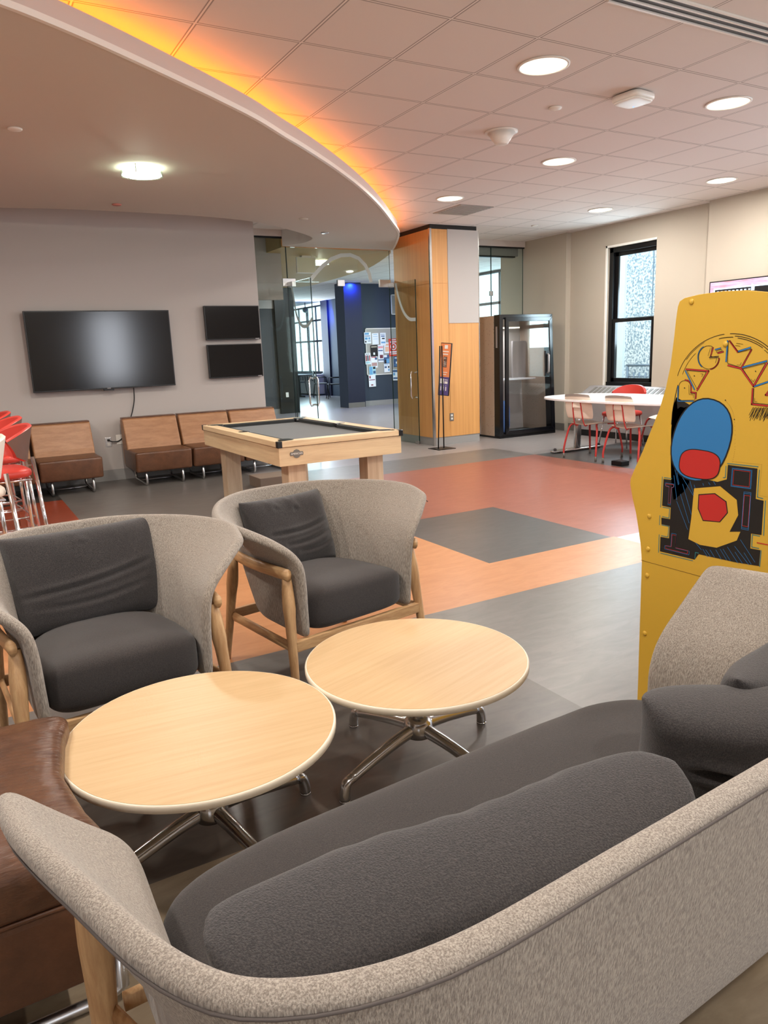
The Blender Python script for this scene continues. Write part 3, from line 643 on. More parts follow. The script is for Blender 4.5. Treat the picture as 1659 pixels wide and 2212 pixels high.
for i, ((u0, v0, u1, v1), c, blocks, lab) in enumerate(NOTES):
    y = BY - 0.026 - 0.0022 * (i % 4)
    p = ony(u0, v0, y); q = ony(u1, v1, y); w = q.x - p.x; h = p.z - q.z
    b = MB(); b.box(0, w, -0.001, 0, -h, 0); ms = [pm(c)]
    for (a0, b0, a1, b1, cc) in blocks:
        ms.append(pm(cc)); b.mi = len(ms) - 1
        b.face([(a0 * w, -0.0016, -b1 * h), (a1 * w, -0.0016, -b1 * h), (a1 * w, -0.0016, -b0 * h), (a0 * w, -0.0016, -b0 * h)])
    if c is R_:
        ms.append(pm(W_)); b.mi = len(ms) - 1
        for k in range(24):
            a0, a1 = 2 * PI * k / 24, 2 * PI * (k + 1) / 24; cx_, cz_ = w * .5, -h * .46
            b.face([(cx_ + rr * math.cos(a), -0.0017, cz_ + rr * math.sin(a)) for rr, a in ((w * .25, a0), (w * .32, a0), (w * .32, a1), (w * .25, a1))])
        b.face([(w * .42, -0.0017, -h * .53), (w * .58, -0.0017, -h * .53), (w * .58, -0.0017, -h * .40), (w * .42, -0.0017, -h * .40)])
    o = b.build('notice', ms); o.location = p; o.rotation_euler = (0, random.uniform(-0.03, 0.03), 0)
    tag(o, lab, 'notice', 'papers pinned on the tackboard')
r = empty('wall_plaque', (10.42, BY, 2.36), 0, 'light framed grey plaque of small lines high on the slate wall', 'plaque')
b = MB(); b.box(0.02, 0.6, -0.012, 0, 0.02, 0.5); b.build('plaque_plate', 'greym', r)
b = MB(); b.box(0, 0.62, -0.02, 0, 0, 0.02); b.box(0, 0.62, -0.02, 0, 0.5, 0.52); b.box(0, 0.02, -0.02, 0, 0, 0.52); b.box(0.6, 0.62, -0.02, 0, 0, 0.52); b.build('plaque_frame', 'white', r)
b = MB()
for k in range(14): b.box(0.06, 0.56, -0.014, -0.012, 0.06 + k * 0.03, 0.066 + k * 0.03)
b.build('engraved_lines', 'based', r)
def outlet(name, loc, rz, m_, label):
    r = empty(name, loc, rz, label, 'outlet')
    b = MB(); b.box(-0.036, 0.036, -0.007, 0, -0.058, 0.058, 0.003); b.build('cover_plate', m_, r)
    for z in (-0.024, 0.024):
        b = MB(); b.box(-0.016, 0.016, -0.0095, -0.006, z - 0.014, z + 0.014, 0.004); b.build('socket', 'white', r)
    for z in (-0.024, 0.024):
        for x in (-0.007, 0.007):
            b = MB(); b.box(x - 0.0015, x + 0.0015, -0.0105, -0.009, z - 0.004, z + 0.006); b.build('slot', 'black', r)
    return r
p = ony(618, 853, 17.18); outlet('wall_switch', (7.12, 17.18, ony(618, 853, 17.18).z), 0, 'white', 'white outlet plate on the dark lobby wall seen through the left glass')

def lobby_chair(x, y, rz, label):
    r = empty('side_chair', (x, y, 0), rz, label, 'chair', 'dark side chairs in the lobby')
    b = MB(); b.box(-0.23, 0.23, -0.22, 0.22, 0.44, 0.47, 0.012); b.build('seat', 'slate2', r)
    b = MB(); b.box(-0.21, 0.21, 0.215, 0.24, 0.56, 0.88, 0.012); b.build('backrest', 'slate2', r)
    for sx in (-1, 1):
        for sy in (-1, 1):
            b = MB(); b.tube([(sx * 0.22, sy * 0.2, 0.44), (sx * 0.25, sy * 0.26, 0)] if sy < 0 else [(sx * 0.2, 0.24, 0.8), (sx * 0.21, 0.2, 0.44), (sx * 0.24, 0.27, 0)], 0.012, 8); b.build('leg', 'blackm', r)
        b = MB(); b.tube([(sx * 0.23, 0.2, 0.66), (sx * 0.25, -0.16, 0.66), (sx * 0.23, -0.2, 0.45)], 0.012, 8); b.build('armrest', 'blackm', r)
for (u, v, rz, lab) in [(700, 858, 1.2, 'dark side chair in the lobby nearest the left door handle'), (734, 860, -1.9, 'dark side chair in the lobby beside the dark blue column'), (661, 853, 2.0, 'dark side chair in the lobby under the far windows')]:
    p = onz(u, v, 0); lobby_chair(min(p.x, 10.55), p.y, rz, lab)
r = empty('lobby_table', (9.75, 23.6, 0), 0, 'dark-topped table among the lobby chairs by the far windows', 'table')
b = MB(); b.box(-0.75, 0.75, -0.5, 0.5, 0.72, 0.75, 0.008); b.build('table_top', 'slate2', r)
for sx in (-0.5, 0.5):
    b = MB(); b.tube([(sx, 0, 0.04), (sx, 0, 0.72)], 0.04); b.box(sx - 0.04, sx + 0.04, -0.35, 0.35, 0.0, 0.05, 0.01); b.build('leg', 'blackm', r)
b = MB(); b.box(WX - 0.3, WX - 0.001, 23.6, 26.3, 0.05, 0.72); b.mi = 1
for k in range(13): b.box(WX - 0.305, WX - 0.3, 23.7 + k * 0.2, 23.8 + k * 0.2, 0.5, 0.66)
tag(b.build('radiator_cover', ['wall_grey', 'slate2']), 'pale radiator cover with dark pattern under the far lobby windows', 'radiator')
p = ony(653, 665, 23.4); r = empty('ceiling_camera', (10.9, 24.2, 3.149), 0, 'small black camera hanging before the far lobby windows', 'camera')
b = MB(); b.tube([(0, 0, -0.0), (0, 0, -0.16)], 0.015); b.ball((0, 0, -0.24), 0.10); b.build('camera_body', 'black', r)

# ================================================================== SEATING OF THE LOUNGE
def bez_surface(rows, nu, nv):
    """rows: list of levels, each a list of (x,y,z); returns a fine grid"""
    fine = [catmull(r, nu) for r in rows]
    cols = list(zip(*fine)); cf = [catmull(c, nv) for c in cols]
    return [list(r) for r in zip(*cf)]
def shell_levels(D, B=0.0, ridge=0.0):
    """half profile of the wrap-around shell from the back centre to the front edge; D lengthens it for the sofa"""
    L5 = [(.17, .315 + B, .787), (.33, .205 + B, .787), (.455, .035 + B * .6, .785), (.525, -.13 + B * .2, .77), (.50, -.285, .742)]
    L4 = [(.16, .30 + B, .725), (.31, .19 + B, .72), (.40, .02 + B * .6, .715), (.44, -.16 + B * .2, .70), (.385, -.365, .675)]
    L3 = [(.15, .28 + B, .645), (.285, .175 + B, .64), (.34, .0 + B * .6, .625), (.345, -.18, .61), (.305, -.395, .595)]
    L2 = [(.145, .25 + B, .53), (.265, .155 + B, .53), (.305, .0 + B * .6, .525), (.305, -.18, .515), (.288, -.395, .50)]
    L1 = [(.14, .215 + B, .42), (.25, .13 + B, .42), (.288, -.01 + B * .6, .42), (.29, -.18, .41), (.285, -.39, .40)]
    L0 = [(.13, .15 + B, .27), (.23, .08 + B, .27), (.275, -.04 + B * .6, .265), (.28, -.18, .262), (.28, -.385, .26)]
    K = [(0, .165 + B, .27), (0, .232 + B, .42), (0, .267 + B, .53), (0, .295 + B, .65), (0, .318 + B, .73), (0, .333 + B, .787)]
    out = []
    for k, L in zip(K, (L0, L1, L2, L3, L4, L5)):
        half = [(x + D, y, z) for x, y, z in L]
        mid = [k] if D == 0 else [(-D, k[1], k[2]), (-D / 2, k[1], k[2]), (0, k[1], k[2]), (D / 2, k[1], k[2]), (D, k[1], k[2])]
        out.append([(-x, y, z) for x, y, z in half[::-1]] + mid + half)
    return out
def make_shell(parent, D=0.0, B=0.0, name='upholstered_shell', levels=None):
    G = bez_surface(levels or shell_levels(D, B), 4, 3)
    b = MB(); V = b.grid(G)
    bmesh.ops.recalc_face_normals(b.bm, faces=b.bm.faces[:])
    o = b.build(name, 'shell', parent)
    s = o.modifiers.new('thickness', 'SOLIDIFY'); s.thickness = 0.040; s.offset = 0
    sb = o.modifiers.new('smooth', 'SUBSURF'); sb.levels = 2; sb.render_levels = 2
    # stitched seam running under the rim on the outside
    row = G[-2]; row0 = G[-1]; pts = []
    n = len(row)
    for i in range(n):
        a = row[max(i - 1, 0)]; c = row[min(i + 1, n - 1)]; t = (c - a).normalized()
        up = (row0[i] - row[i]).normalized(); out = t.cross(up).normalized()
        if out.dot(Vector((row[i].x, row[i].y - (-0.1), 0)) if D == 0 else Vector((max(abs(row[i].x) - D, 0) * (1 if row[i].x > 0 else -1), row[i].y + 0.1, 0))) < 0: out = -out
        pts.append(row0[i].lerp(row[i], 0.55) + out * 0.0205)
    b = MB(); b.tube(pts, 0.0022, 6); b.build('seam', 'seam', parent, True)
    return o
def pillow(name, w, h, t, seed, label, cat='cushion', group=None, folds=(), n=44, m_='char', bend=0.0, sag=0.0, full=0.55):
    """stuffed back cushion standing in the local xz plane, w wide, h high, t thick"""
    def side(s):
        P = []
        for j in range(n + 1):
            v = -1 + 2 * j / n; row = []
            for i in range(n + 1):
                u = -1 + 2 * i / n
                pu = (1 - abs(u) ** 5) ; pv = (1 - abs(v) ** 5)
                q = max(pu * pv, 0) ** full
                inx = 1 - 0.035 * (1 - abs(v) ** 2) * abs(u) ** 4; inz = 1 - 0.05 * (1 - abs(u) ** 2) * abs(v) ** 4
                x = u * w / 2 * inx; z = v * h / 2 * inz
                d = t / 2 * q
                nn = noise.noise(Vector((u * 1.6 + seed, v * 1.6, s * 3 + seed)))
                d *= 1 + 0.16 * nn
                for (u0, v0, u1, v1, wd, dep) in folds:
                    # distance to a crease line
                    ax, az, bx, bz = u0, v0, u1, v1
                    L_ = (bx - ax) ** 2 + (bz - az) ** 2; k = max(0, min(1, ((u - ax) * (bx - ax) + (v - az) * (bz - az)) / L_))
                    cv = 0.10 * math.sin(PI * k)
                    dd = math.hypot(u - ax - k * (bx - ax), v - az - k * (bz - az) + cv)
                    fade = math.sin(PI * min(max(k, 0.02), 0.98)) ** 0.5
                    d -= dep * q * fade * math.exp(-(dd / wd) ** 2)
                    d += dep * 0.7 * q * fade * math.exp(-((dd - wd * 1.7) / (wd * 1.1)) ** 2)
                z += -sag * (1 - u * u) * max(v, 0)
                y = s * d + bend * u * u
                row.append((x, y, z + h / 2))
            P.append(row)
        return P
    b = MB(); b.grid(side(-1)); b.grid(side(1))
    bmesh.ops.remove_doubles(b.bm, verts=b.bm.verts[:], dist=0.0006); bmesh.ops.recalc_face_normals(b.bm, faces=b.bm.faces[:])
    o = b.build(name, m_, None, True)
    s = o.modifiers.new('smooth', 'SUBSURF'); s.levels = 1; s.render_levels = 1
    return tag(o, label, cat, group)
def leg(parent, top, bot, r0=0.023, r1=0.015, name='leg', mid=None):
    pts = [Vector(top), Vector(top).lerp(Vector(bot), 0.4), Vector(bot)]
    if mid: pts[1] = Vector(mid)
    pts = catmull(pts, 6)
    b = MB(); b.tube(pts, lambda k: r0 * (0.82 + 0.36 * math.sin(PI * min(k * 1.6, 1)) ** 1) if k < 0.4 else r0 * 1.05 + (r1 - r0 * 1.05) * (k - 0.4) / 0.6, 14)
    return b.build(name, 'oak', parent, True)
def wood_frame(parent, D=0.0, B=0.0):
    X = .33 + D
    for s in (-1, 1):
        leg(parent, (s * (X + .005), -.33, .53), (s * (X + .035), -.40, 0))
        leg(parent, (s * (X + .015), .10 + B * .5, .53), (s * (X + .02), .24 + B, 0))
        b = MB()
        pts = catmull([(s * (X + 0.015), -.365, .545), (s * (X + .035), -.12, .55), (s * (X + .01), .10 + B * .5, .545)], 6)
        b.tube(pts, (0.014, 0.026), 10); b.build('arm_rail', 'oakr', parent, False, 0)
        b = MB(); b.tube([(s * (X + .02), -.37, .235), (s * (X + .01), .17 + B, .235)], (0.010, 0.024), 8); b.build('side_rail', 'oakr', parent)
    b = MB(); b.box(-X - .01, X + .01, -.385, -.36, .215, .262, 0.004); b.build('front_rail', 'oakr', parent)
    b = MB(); b.box(-X - .01, X + .01, .17 + B, .19 + B, .215, .262, 0.004); b.build('back_rail', 'oakr', parent)
def seat_cushion(parent, D=0.0, B=0.0):
    b = MB()
    def warp(p, x, y, z):
        p.z += 0.028 * (1 - x * x) * (1 - y * y * 0.6) * (1 if z > 0 else 0) + (0.018 * (-y) if z > 0 else 0)
        p.z += 0.006 * noise.noise(p * 6)
        if y > 0: p.x -= math.copysign(.05 * y * y, x) * min(abs(x) * 1.5, 1)
        return p
    superbox(b, .268 + D, .272 + B / 2, .088, 6.0, 64 if D else 48, 24, (0, -.125 + B / 2, .352), warp)
    return b.build('seat_cushion', 'seat', parent, True)
def armchair(loc, deg, label):
    r = empty('armchair', (loc[0], loc[1], 0), math.radians(deg), label, 'armchair', 'wing armchairs with oak frames')
    make_shell(r); wood_frame(r); seat_cushion(r); return r
ch2 = armchair((1.355, 3.12), 9.5, 'grey wing armchair with dark seat and oak legs, in front of the pool table')
ch1 = armchair((0.362, 2.895), 5, 'grey wing armchair with dark seat at the left, before the barstools')
def place(o, base, off, rx, rz):
    """stand a cushion at a local offset of a turned seat, leaning back by rx"""
    m = Matrix.Translation(base.location) @ Matrix.Rotation(base.rotation_euler.z, 4, 'Z') @ Matrix.Translation(off) @ Matrix.Rotation(rz, 4, 'Z') @ Matrix.Rotation(rx, 4, 'X')
    o.matrix_world = m
c2 = pillow('back_cushion', .47, .37, .15, 1.3, 'creased charcoal back cushion in the armchair before the pool table', group='charcoal wool cushions',
            folds=[(-.6, -.05, .95, .15, .05, .014), (-.3, -.38, .98, -.1, .05, .014), (0.0, -.6, .95, -.35, .05, .012), (.1, .5, .05, .95, .05, .012), (-.35, .6, -.45, .95, .05, .010)])
place(c2, ch2, (0.0, .105, .405), math.radians(-20), 0.05)
c1 = pillow('back_cushion', .60, .40, .15, 4.1, 'large creased charcoal back cushion in the left armchair', group='charcoal wool cushions',
            folds=[(-.9, -.25, .9, .1, .05, .014), (-.7, -.5, .7, -.35, .05, .010), (-.05, .6, -.12, .95, .04, .012)])
place(c1, ch1, (0.02, .10, .405), math.radians(-20), 0.03)

# sofa seen from behind: same shell, two seats wide, facing the tables
SD, SB = .455, .03
SR = PI + math.radians(3)
sofa = empty('sofa', (0.92, 0.965, 0), SR, 'grey wraparound two-seat sofa in the foreground seen from behind', 'sofa')
def sofa_levels():
    """plan of the rim and of the bottom edge, measured; the levels between blend like the armchair"""
    rim = [(-.032, 1.215, .768), (-.014, 1.07, .782), (.048, .89, .785), (.115, .71, .787), (.20, .615, .787), (.37, .565, .787), (.65, .575, .787), (.95, .592, .787), (1.25, .61, .787),
           (1.50, .625, .787), (1.66, .665, .787), (1.77, .77, .787), (1.835, .95, .785), (1.89, 1.14, .78), (1.885, 1.37, .76)]
    bot = [(.17, 1.315), (.175, 1.14), (.185, .95), (.225, .80), (.31, .715), (.43, .675), (.66, .685), (.95, .70), (1.24, .715), (1.45, .73), (1.58, .775), (1.65, .87), (1.68, 1.03), (1.675, 1.21), (1.67, 1.395)]
    wb_ = [0, .40, .60, .77, .91, 1]; ws = [0, .07, .17, .36, .69, 1]; wf = [0, .0, .014, .15, .50, 1]
    kind = [2, 1.7, 1, .6, .2, 0, 0, 0, 0, 0, .2, .6, 1, 1.7, 2]
    zb = [.27, .42, .53, .64, .73]; zf = [.26, .39, .48, .565, .655]
    m = (Matrix.Translation(sofa.location) @ Matrix.Rotation(SR, 4, 'Z')).inverted(); lv = []
    for k in range(6):
        row = []
        for (x5, y5, z5), (x0, y0), t in zip(rim, bot, kind):
            w = wb_[k] + (ws[k] - wb_[k]) * min(t, 1) + ((wf[k] - ws[k]) * (t - 1) if t > 1 else 0)
            wy = w if t < 1.9 else [0, 0, .03, .25, .70, 1][k]
            z = z5 if k == 5 else zb[k] + (zf[k] - zb[k]) * t / 2
            row.append(m @ Vector((x0 + (x5 - x0) * w, y0 + (y5 - y0) * wy, z)))
        lv.append(row)
    return lv
make_shell(sofa, SD, SB, levels=sofa_levels()); seat_cushion(sofa, SD, SB)
smi = (Matrix.Translation(sofa.location) @ Matrix.Rotation(SR, 4, 'Z')).inverted()
for x, y, top in ((.085, 1.265, .53), (1.765, 1.35, .53), (.27, .80, .27), (1.60, .87, .27)):
    b = MB(); pts = catmull([smi @ Vector((x, y, top)), smi @ Vector((x, y + .01, top * .6)), smi @ Vector((x - .005, y + .03, 0))], 6)
    b.tube(pts, lambda k: .019 + .011 * math.sin(PI * min(k + .15, 1)) if k < .35 else .030 - .012 * (k - .35) / .65, 14); b.build('leg', 'oak', sofa, True)
for x0, y0, x1, y1, z in ((.115, 1.24, .155, .92, .535), (1.735, 1.33, 1.71, 1.0, .535), (.10, 1.27, .27, .80, .235), (1.75, 1.35, 1.60, .87, .235)):
    b = MB(); b.tube([smi @ Vector((x0, y0, z)), smi @ Vector((x1, y1, z))], (.010, .022), 8); b.build('arm_rail' if z > .4 else 'side_rail', 'oak', sofa)
for x0, y0, x1, y1 in ((.12, 1.28, 1.73, 1.36), (.27, .80, 1.60, .87)):
    b = MB(); b.tube([smi @ Vector((x0, y0, .24)), smi @ Vector((x1, y1, .24))], (.012, .022), 8); b.build('cross_rail', 'oak', sofa)
def place_world(o, p, yaw, lean):
    """yaw turns the cushion about the vertical, lean tips its top towards its back"""
    o.matrix_world = Matrix.Translation(p) @ Matrix.Rotation(yaw, 4, 'Z') @ Matrix.Rotation(lean, 4, 'X')
k1 = pillow('back_cushion', .80, .345, .22, 7.7, 'long charcoal cushion slumped along the sofa back at the left', group='charcoal wool cushions', folds=[(.1, .3, .1, .95, .06, .014), (-.2, .4, -.35, .9, .06, .010), (.6, .5, .5, .9, .06, .012)], sag=0.015, full=.27)
place_world(k1, (.562, .80, .40), math.radians(-2.5), math.radians(8))
k2 = pillow('back_cushion', .50, .25, .22, 2.2, 'charcoal cushion at the right end of the sofa with a folded left corner', group='charcoal wool cushions', folds=[(-.6, .1, .6, .05, .08, .03), (.2, .5, .6, .9, .06, .012)])
place_world(k2, (1.43, .91, .415), math.radians(-38), math.radians(10))
k3 = pillow('back_cushion', .40, .27, .13, 5.5, 'charcoal cushion tucked behind another against the far sofa arm', group='charcoal wool cushions', folds=[(-.6, -.1, .6, .05, .06, .015)])
place_world(k3, (1.60, 1.02, .415), math.radians(12), math.radians(8))

# brown leather ottoman -----------------------------------------------------
ot = empty('leather_ottoman', (-0.20, 1.86, 0), 0, 'worn brown leather ottoman on a steel runner beside the round table', 'ottoman')
b = MB()
def owarp(p, x, y, z):
    p.z += 0.02 * (1 - x * x) * (1 - y * y) * (1 if z > 0 else 0) + 0.004 * noise.noise(p * 5)
    if x > 0.3: p.x -= 0.13 * (1 - y * y) * (x - 0.3)
    return p
superbox(b, .395, .36, .07, 8, 64, 24, (0, 0, .372), owarp); b.build('seat_pad', 'leatherw', ot, True)
b = MB(); b.box(-.39, .285, -.352, .352, .11, .315, .02, 3); b.build('seat_base', 'leather', ot)
b = MB(); b.tube([(-.392, -.356, .318), (.380, -.356, .318)], 0.005, 8); b.build('welt', 'leather', ot, True)
for s in (-1, 1):
    b = MB(); b.tube([(-.38, s * .30, .12), (-.38, s * .30, .03), (-.35, s * .30, .014), (.32, s * .30, .014), (.35, s * .30, .03), (.35, s * .30, .12)], 0.014, 12); b.build('runner', 'steel', ot, True)

# round coffee tables -------------------------------------------------------
def coffee_table(x, y, rz, tm, label, legrot):
    r = empty('coffee_table', (x, y, 0), rz, label, 'coffee table', 'round oak-topped tables on star bases')
    b = MB(); R = .383; zt = .385
    b.lathe([(R - .006, zt - .024), (R, zt - .020), (R, zt - .004), (R - .003, zt - .0005), (R - .004, zt), (.001, zt)], n=96)
    b.build('table_top', 'edge', r)
    b = MB(); b.cyl((0, 0), R - .0065, zt - 0.0004, zt + .0008, 96); b.build('veneer_surface', tm, r)
    b = MB(); b.lathe([(.001, .360), (.12, .360), (.12, .354), (.034, .35), (.031, .20), (.034, .15), (.001, .15)]); b.build('column', 'alum', r)
    b = MB(); b.lathe([(.001, .17), (.034, .17), (.048, .15), (.052, .12), (.045, .095), (.02, .085), (.001, .085)]); b.build('hub', 'alum', r)
    for k in range(4):
        a = legrot + k * PI / 2; d = Vector((math.cos(a), math.sin(a), 0))
        b = MB()
        pts = catmull([d * .02 + Vector((0, 0, .125)), d * .12 + Vector((0, 0, .112)), d * .24 + Vector((0, 0, .088)), d * .32 + Vector((0, 0, .068))], 5)
        b.tube(pts, lambda t: (0.021 - 0.004 * t, 0.025 - 0.008 * t), 12)
        pts = catmull([d * .312 + Vector((0, 0, .070)), d * .338 + Vector((0, 0, .062)), d * .348 + Vector((0, 0, .035)), d * .35 + Vector((0, 0, .008))], 5)
        b.tube(pts, lambda t: 0.0165 + 0.002 * t, 12); lg = b.build('leg', 'alum', r, True)
        b = MB(); b.cyl((d.x * .35, d.y * .35), .018, 0, .008, 16); b.build('glide', 'chrome', lg)
    return r
coffee_table(1.2546, 2.0306, 0.3, 'top_b', 'round oak-topped coffee table on the right, nearer the arcade cabinet', math.radians(14) - 0.3)
coffee_table(0.488, 1.969, -0.12, 'top_a', 'round oak-topped coffee table on the left, overlapping the brown ottoman', math.radians(15) + 0.12)

# brown modular lounge seats along the wall ---------------------------------
def modular_seat(x, w, label, y=9.40):
    r = empty('lounge_seat', (x, y, 0), 0, label, 'lounge seat', 'brown leather lounge seats along the television wall')
    b = MB(); b.box(0.008, w - 0.008, -.78, -.10, .165, .40, .028, 3)
    for v in b.bm.verts:
        if v.co.z < .25 and v.co.y < -.6: v.co.y += 0.03
    b.build('seat', 'leather', r, True)
    b = MB(); prof = [(-.33, .40), (-.315, .46), (-.20, .735), (-.175, .755), (-.08, .755), (-.05, .73), (-.05, .20), (-.12, .18), (-.33, .30)]
    b.prism([(0.01, y_, z) for y_, z in prof], (w - 0.02, 0, 0)); o = b.build('backrest', 'leatherb', r, False, 0.018); o.modifiers['bevel'].segments = 3
    b = MB(); b.box(0.012, w - 0.012, -.185, -.06, .745, .762, .008); b.build('backrest_top', 'leather', r, True)
    b = MB(); b.tube([(0.012, -.772, .392), (w - 0.012, -.772, .392)], 0.004, 6); b.build('welt', 'leather', r, True)
    for k in (0.12, w - 0.12):
        b = MB(); b.tube([(k, -.70, .175), (k, -.71, .05), (k, -.69, .016), (k, -.14, .016), (k, -.11, .05), (k, -.11, .175)], 0.014, 10); b.build('leg', 'steel', r, True)
    b = MB(); b.tube([(0.12, -.30, .016), (w - .12, -.30, .016)], 0.008, 8); b.build('stretcher', 'steel', r, True)
    return r
for x, w, l in [(-.66, .65, 'brown leather lounge seat behind the stacked barstools at the left edge'), (0.02, .64, 'brown leather lounge seat partly hidden behind the barstool backs'), (0.675, .665, 'brown leather lounge seat just left of the wall outlet'),
                (1.68, .66, 'brown leather lounge seat just right of the wall outlet, under the television'), (2.345, .64, 'brown leather lounge seat behind the pool table corner'), (2.99, .64, 'brown leather lounge seat at the right end of the row')]:
    modular_seat(x, w, l)

# televisions ---------------------------------------------------------------
def television(name, x0, x1, z0, z1, y, th, label, bezel=.012, grp=None, maker=True):
    r = empty(name, (x0, y, z0), 0, label, 'television', grp); w = x1 - x0; h = z1 - z0
    b = MB(); b.box(0, w, 0, th, 0, h, .004); b.build('casing', 'black', r)
    b = MB(); b.box(bezel, w - bezel, -.0015, .002, bezel * 1.4, h - bezel); b.build('screen', 'screen', r)
    b = MB(); b.box(w * .35, w * .65, th, y and 9.449 - y, h * .3, h * .7); b.build('wall_bracket', 'blackm', r)
    if maker:
        b = MB(); b.box(w - .075, w - .022, -.003, -.001, .004, .013); b.build('maker_badge', 'greym', r)
    return r
tv = television('television', .79, 2.40, 1.105, 2.005, 9.34, .05, 'large black television on the grey wall above the leather seats', maker=False)
b = MB(); b.box(.76, .88, .005, .04, -.018, .002, .004); b.build('sensor_bar', 'black', tv)
b = MB(); b.box(.80, .84, -.002, .0, .006, .013); b.build('maker_badge', 'greym', tv)
G_ = 'small televisions stacked beside the large one'
television('television', 2.85, 3.57, 1.635, 2.055, 9.38, .05, 'upper of the two small black televisions beside the glass wall', .010, G_)
television('television', 2.85, 3.57, 1.16, 1.58, 9.38, .05, 'lower of the two small black televisions beside the glass wall', .010, G_)
outlet('wall_outlet', (1.548, 9.45, .468), 0, 'steel', 'steel duplex outlet with a black plug in the wall between the leather seats')
r = empty('cable_plate', (1.70, 9.45, .49), 0, 'white cable plate on the wall behind the leather seat', 'wall plate')
b = MB(); b.box(-.058, .058, -.006, 0, -.058, .058, .003); b.build('cover_plate', 'white', r)
b = MB(); b.box(.01, .035, -.012, -.006, -.012, .004); b.build('connector', 'black', r)
pts = catmull([(1.905, 9.40, 1.11), (1.90, 9.43, .95), (1.86, 9.435, .80), (1.80, 9.43, .66), (1.76, 9.43, .56), (1.68, 9.43, .48), (1.60, 9.42, .47), (1.55, 9.435, .492)], 6)
b = MB(); b.tube(pts, 0.006, 8); b.box(1.535, 1.563, 9.41, 9.44, .48, .505, .004)
b.tube(catmull([(1.80, 9.432, .70), (1.815, 9.42, .66), (1.79, 9.43, .62), (1.80, 9.42, .58)], 5), 0.004, 6)
tag(b.build('power_cord', 'cordm', None, True), 'black power cord hanging from the large television to the outlet', 'cord')

# pool table ----------------------------------------------------------------
PX0, PX1, PY0, PY1, PZ = 2.06, 3.165, 5.225, 7.19, .78
pt = empty('pool_table', ((PX0 + PX1) / 2, (PY0 + PY1) / 2, 0), 0, 'maple pool table with dark grey cloth in the middle of the room', 'pool table')
hw, hl = (PX1 - PX0) / 2, (PY1 - PY0) / 2
def pbox(name, m_, boxes, bev=0):
    b = MB()
    for q in boxes: b.box(*q)
    return b.build(name, m_, pt, bevel=bev)
rt, rw, inn = .045, .105, .028
pbox('cloth_bed', 'felt', [(-hw + .09, hw - .09, -hl + .09, hl - .09, PZ - .055, PZ - .035)])
for s in (-1, 1):
    pbox('rail', 'maplex', [(s * hw - (rw if s > 0 else 0), s * hw + (rw if s < 0 else 0), -hl + .035, hl - .035, PZ - rt, PZ)], .004)
    pbox('rail', 'maple', [(-hw + .035, hw - .035, s * hl - (rw if s > 0 else 0), s * hl + (rw if s < 0 else 0), PZ - rt, PZ)], .004)
    # cloth-covered cushions between the pockets
    xx = s * (hw - rw)
    for y0, y1 in ((-hl + .19, -.06), (.06, hl - .19)):
        b = MB(); b.prism([(xx, y0 - .03, PZ - .002), (xx, y1 + .03, PZ - .002), (xx - s * .045, y1, PZ - .008), (xx - s * .045, y0, PZ - .008)], (0, 0, -.03)); b.build('rail_cushion', 'felt2', pt)
    yy = s * (hl - rw)
    b = MB(); b.prism([(-hw + .16, yy, PZ - .002), (hw - .16, yy, PZ - .002), (hw - .19, yy - s * .045, PZ - .008), (-hw + .19, yy - s * .045, PZ - .008)], (0, 0, -.03)); b.build('rail_cushion', 'felt2', pt)
    for t in (-1, 1):
        b = MB(); b.box(s * hw - (.04 if s > 0 else -.004 + .004), s * hw + (.004 if s > 0 else .04), t * hl - (.04 if t > 0 else 0), t * hl + (.004 if t > 0 else .04), PZ - rt - .003, PZ + .002, .004)
        b.build('corner_cap', 'black', pt)
        b = MB(); b.cyl((s * (hw - .115), t * (hl - .115)), .062, PZ - .05, PZ - .0345 + .036, 20); b.build('pocket', 'black', pt)
    b = MB(); b.cyl((s * (hw - .085), 0), .048, PZ - .05, PZ + .0015, 20); b.build('pocket', 'black', pt)
az0, az1 = PZ - rt - .145, PZ - rt - .004
for q in [(-hw + .012, -hw + .035, -hl + .012, hl - .012, az0, az1), (hw - .035, hw - .012, -hl + .012, hl - .012, az0, az1)]: pbox('side_apron', 'maplex', [q])
for q in [(-hw + .0125, hw - .0125, -hl + .0115, -hl + .034, az0, az1), (-hw + .0125, hw - .0125, hl - .034, hl - .0115, az0, az1)]: pbox('end_apron', 'maple', [q])
for sx in (-1, 1):
    for sy in (-1, 1):
        pbox('leg', 'maplev', [(sx * (hw - .20) - .075, sx * (hw - .20) + .075, sy * (hl - .20) - .075, sy * (hl - .20) + .075, 0, az0 + .06)], .004)
b = MB(); zc = az0 + .088
lo = [(-.052, -.014), (-.030, -.014), (-.018, -.028), (0, -.034), (.018, -.028), (.030, -.014), (.052, -.014), (.056, 0), (.052, .014), (.030, .014), (.018, .028), (0, .034), (-.018, .028), (-.030, .014), (-.052, .014), (-.056, 0)]
b.prism([(x, -hl + .0105, z + zc) for x, z in lo], (0, -.004, 0)); bd = b.build('maker_badge', 'based', pt); bd.location = (-hw + .155, 0, 0)
def text_mesh(name, body, size, m_, parent, mtx, ext=0.0006, align='CENTER'):
    cu = bpy.data.curves.new(name, 'FONT'); cu.body = body; cu.size = size; cu.align_x = align; cu.align_y = 'CENTER'; cu.extrude = ext
    t = bpy.data.objects.new(name, cu); COL.objects.link(t)
    dg = bpy.context.evaluated_depsgraph_get(); me = bpy.data.meshes.new_from_object(t.evaluated_get(dg))
    bpy.data.objects.remove(t); bpy.data.curves.remove(cu)
    me.transform(mtx); me.materials.clear(); me.materials.append(M[m_] if isinstance(m_, str) else m_)
    o = bpy.data.objects.new(name, me); COL.objects.link(o); o.parent = parent; return o
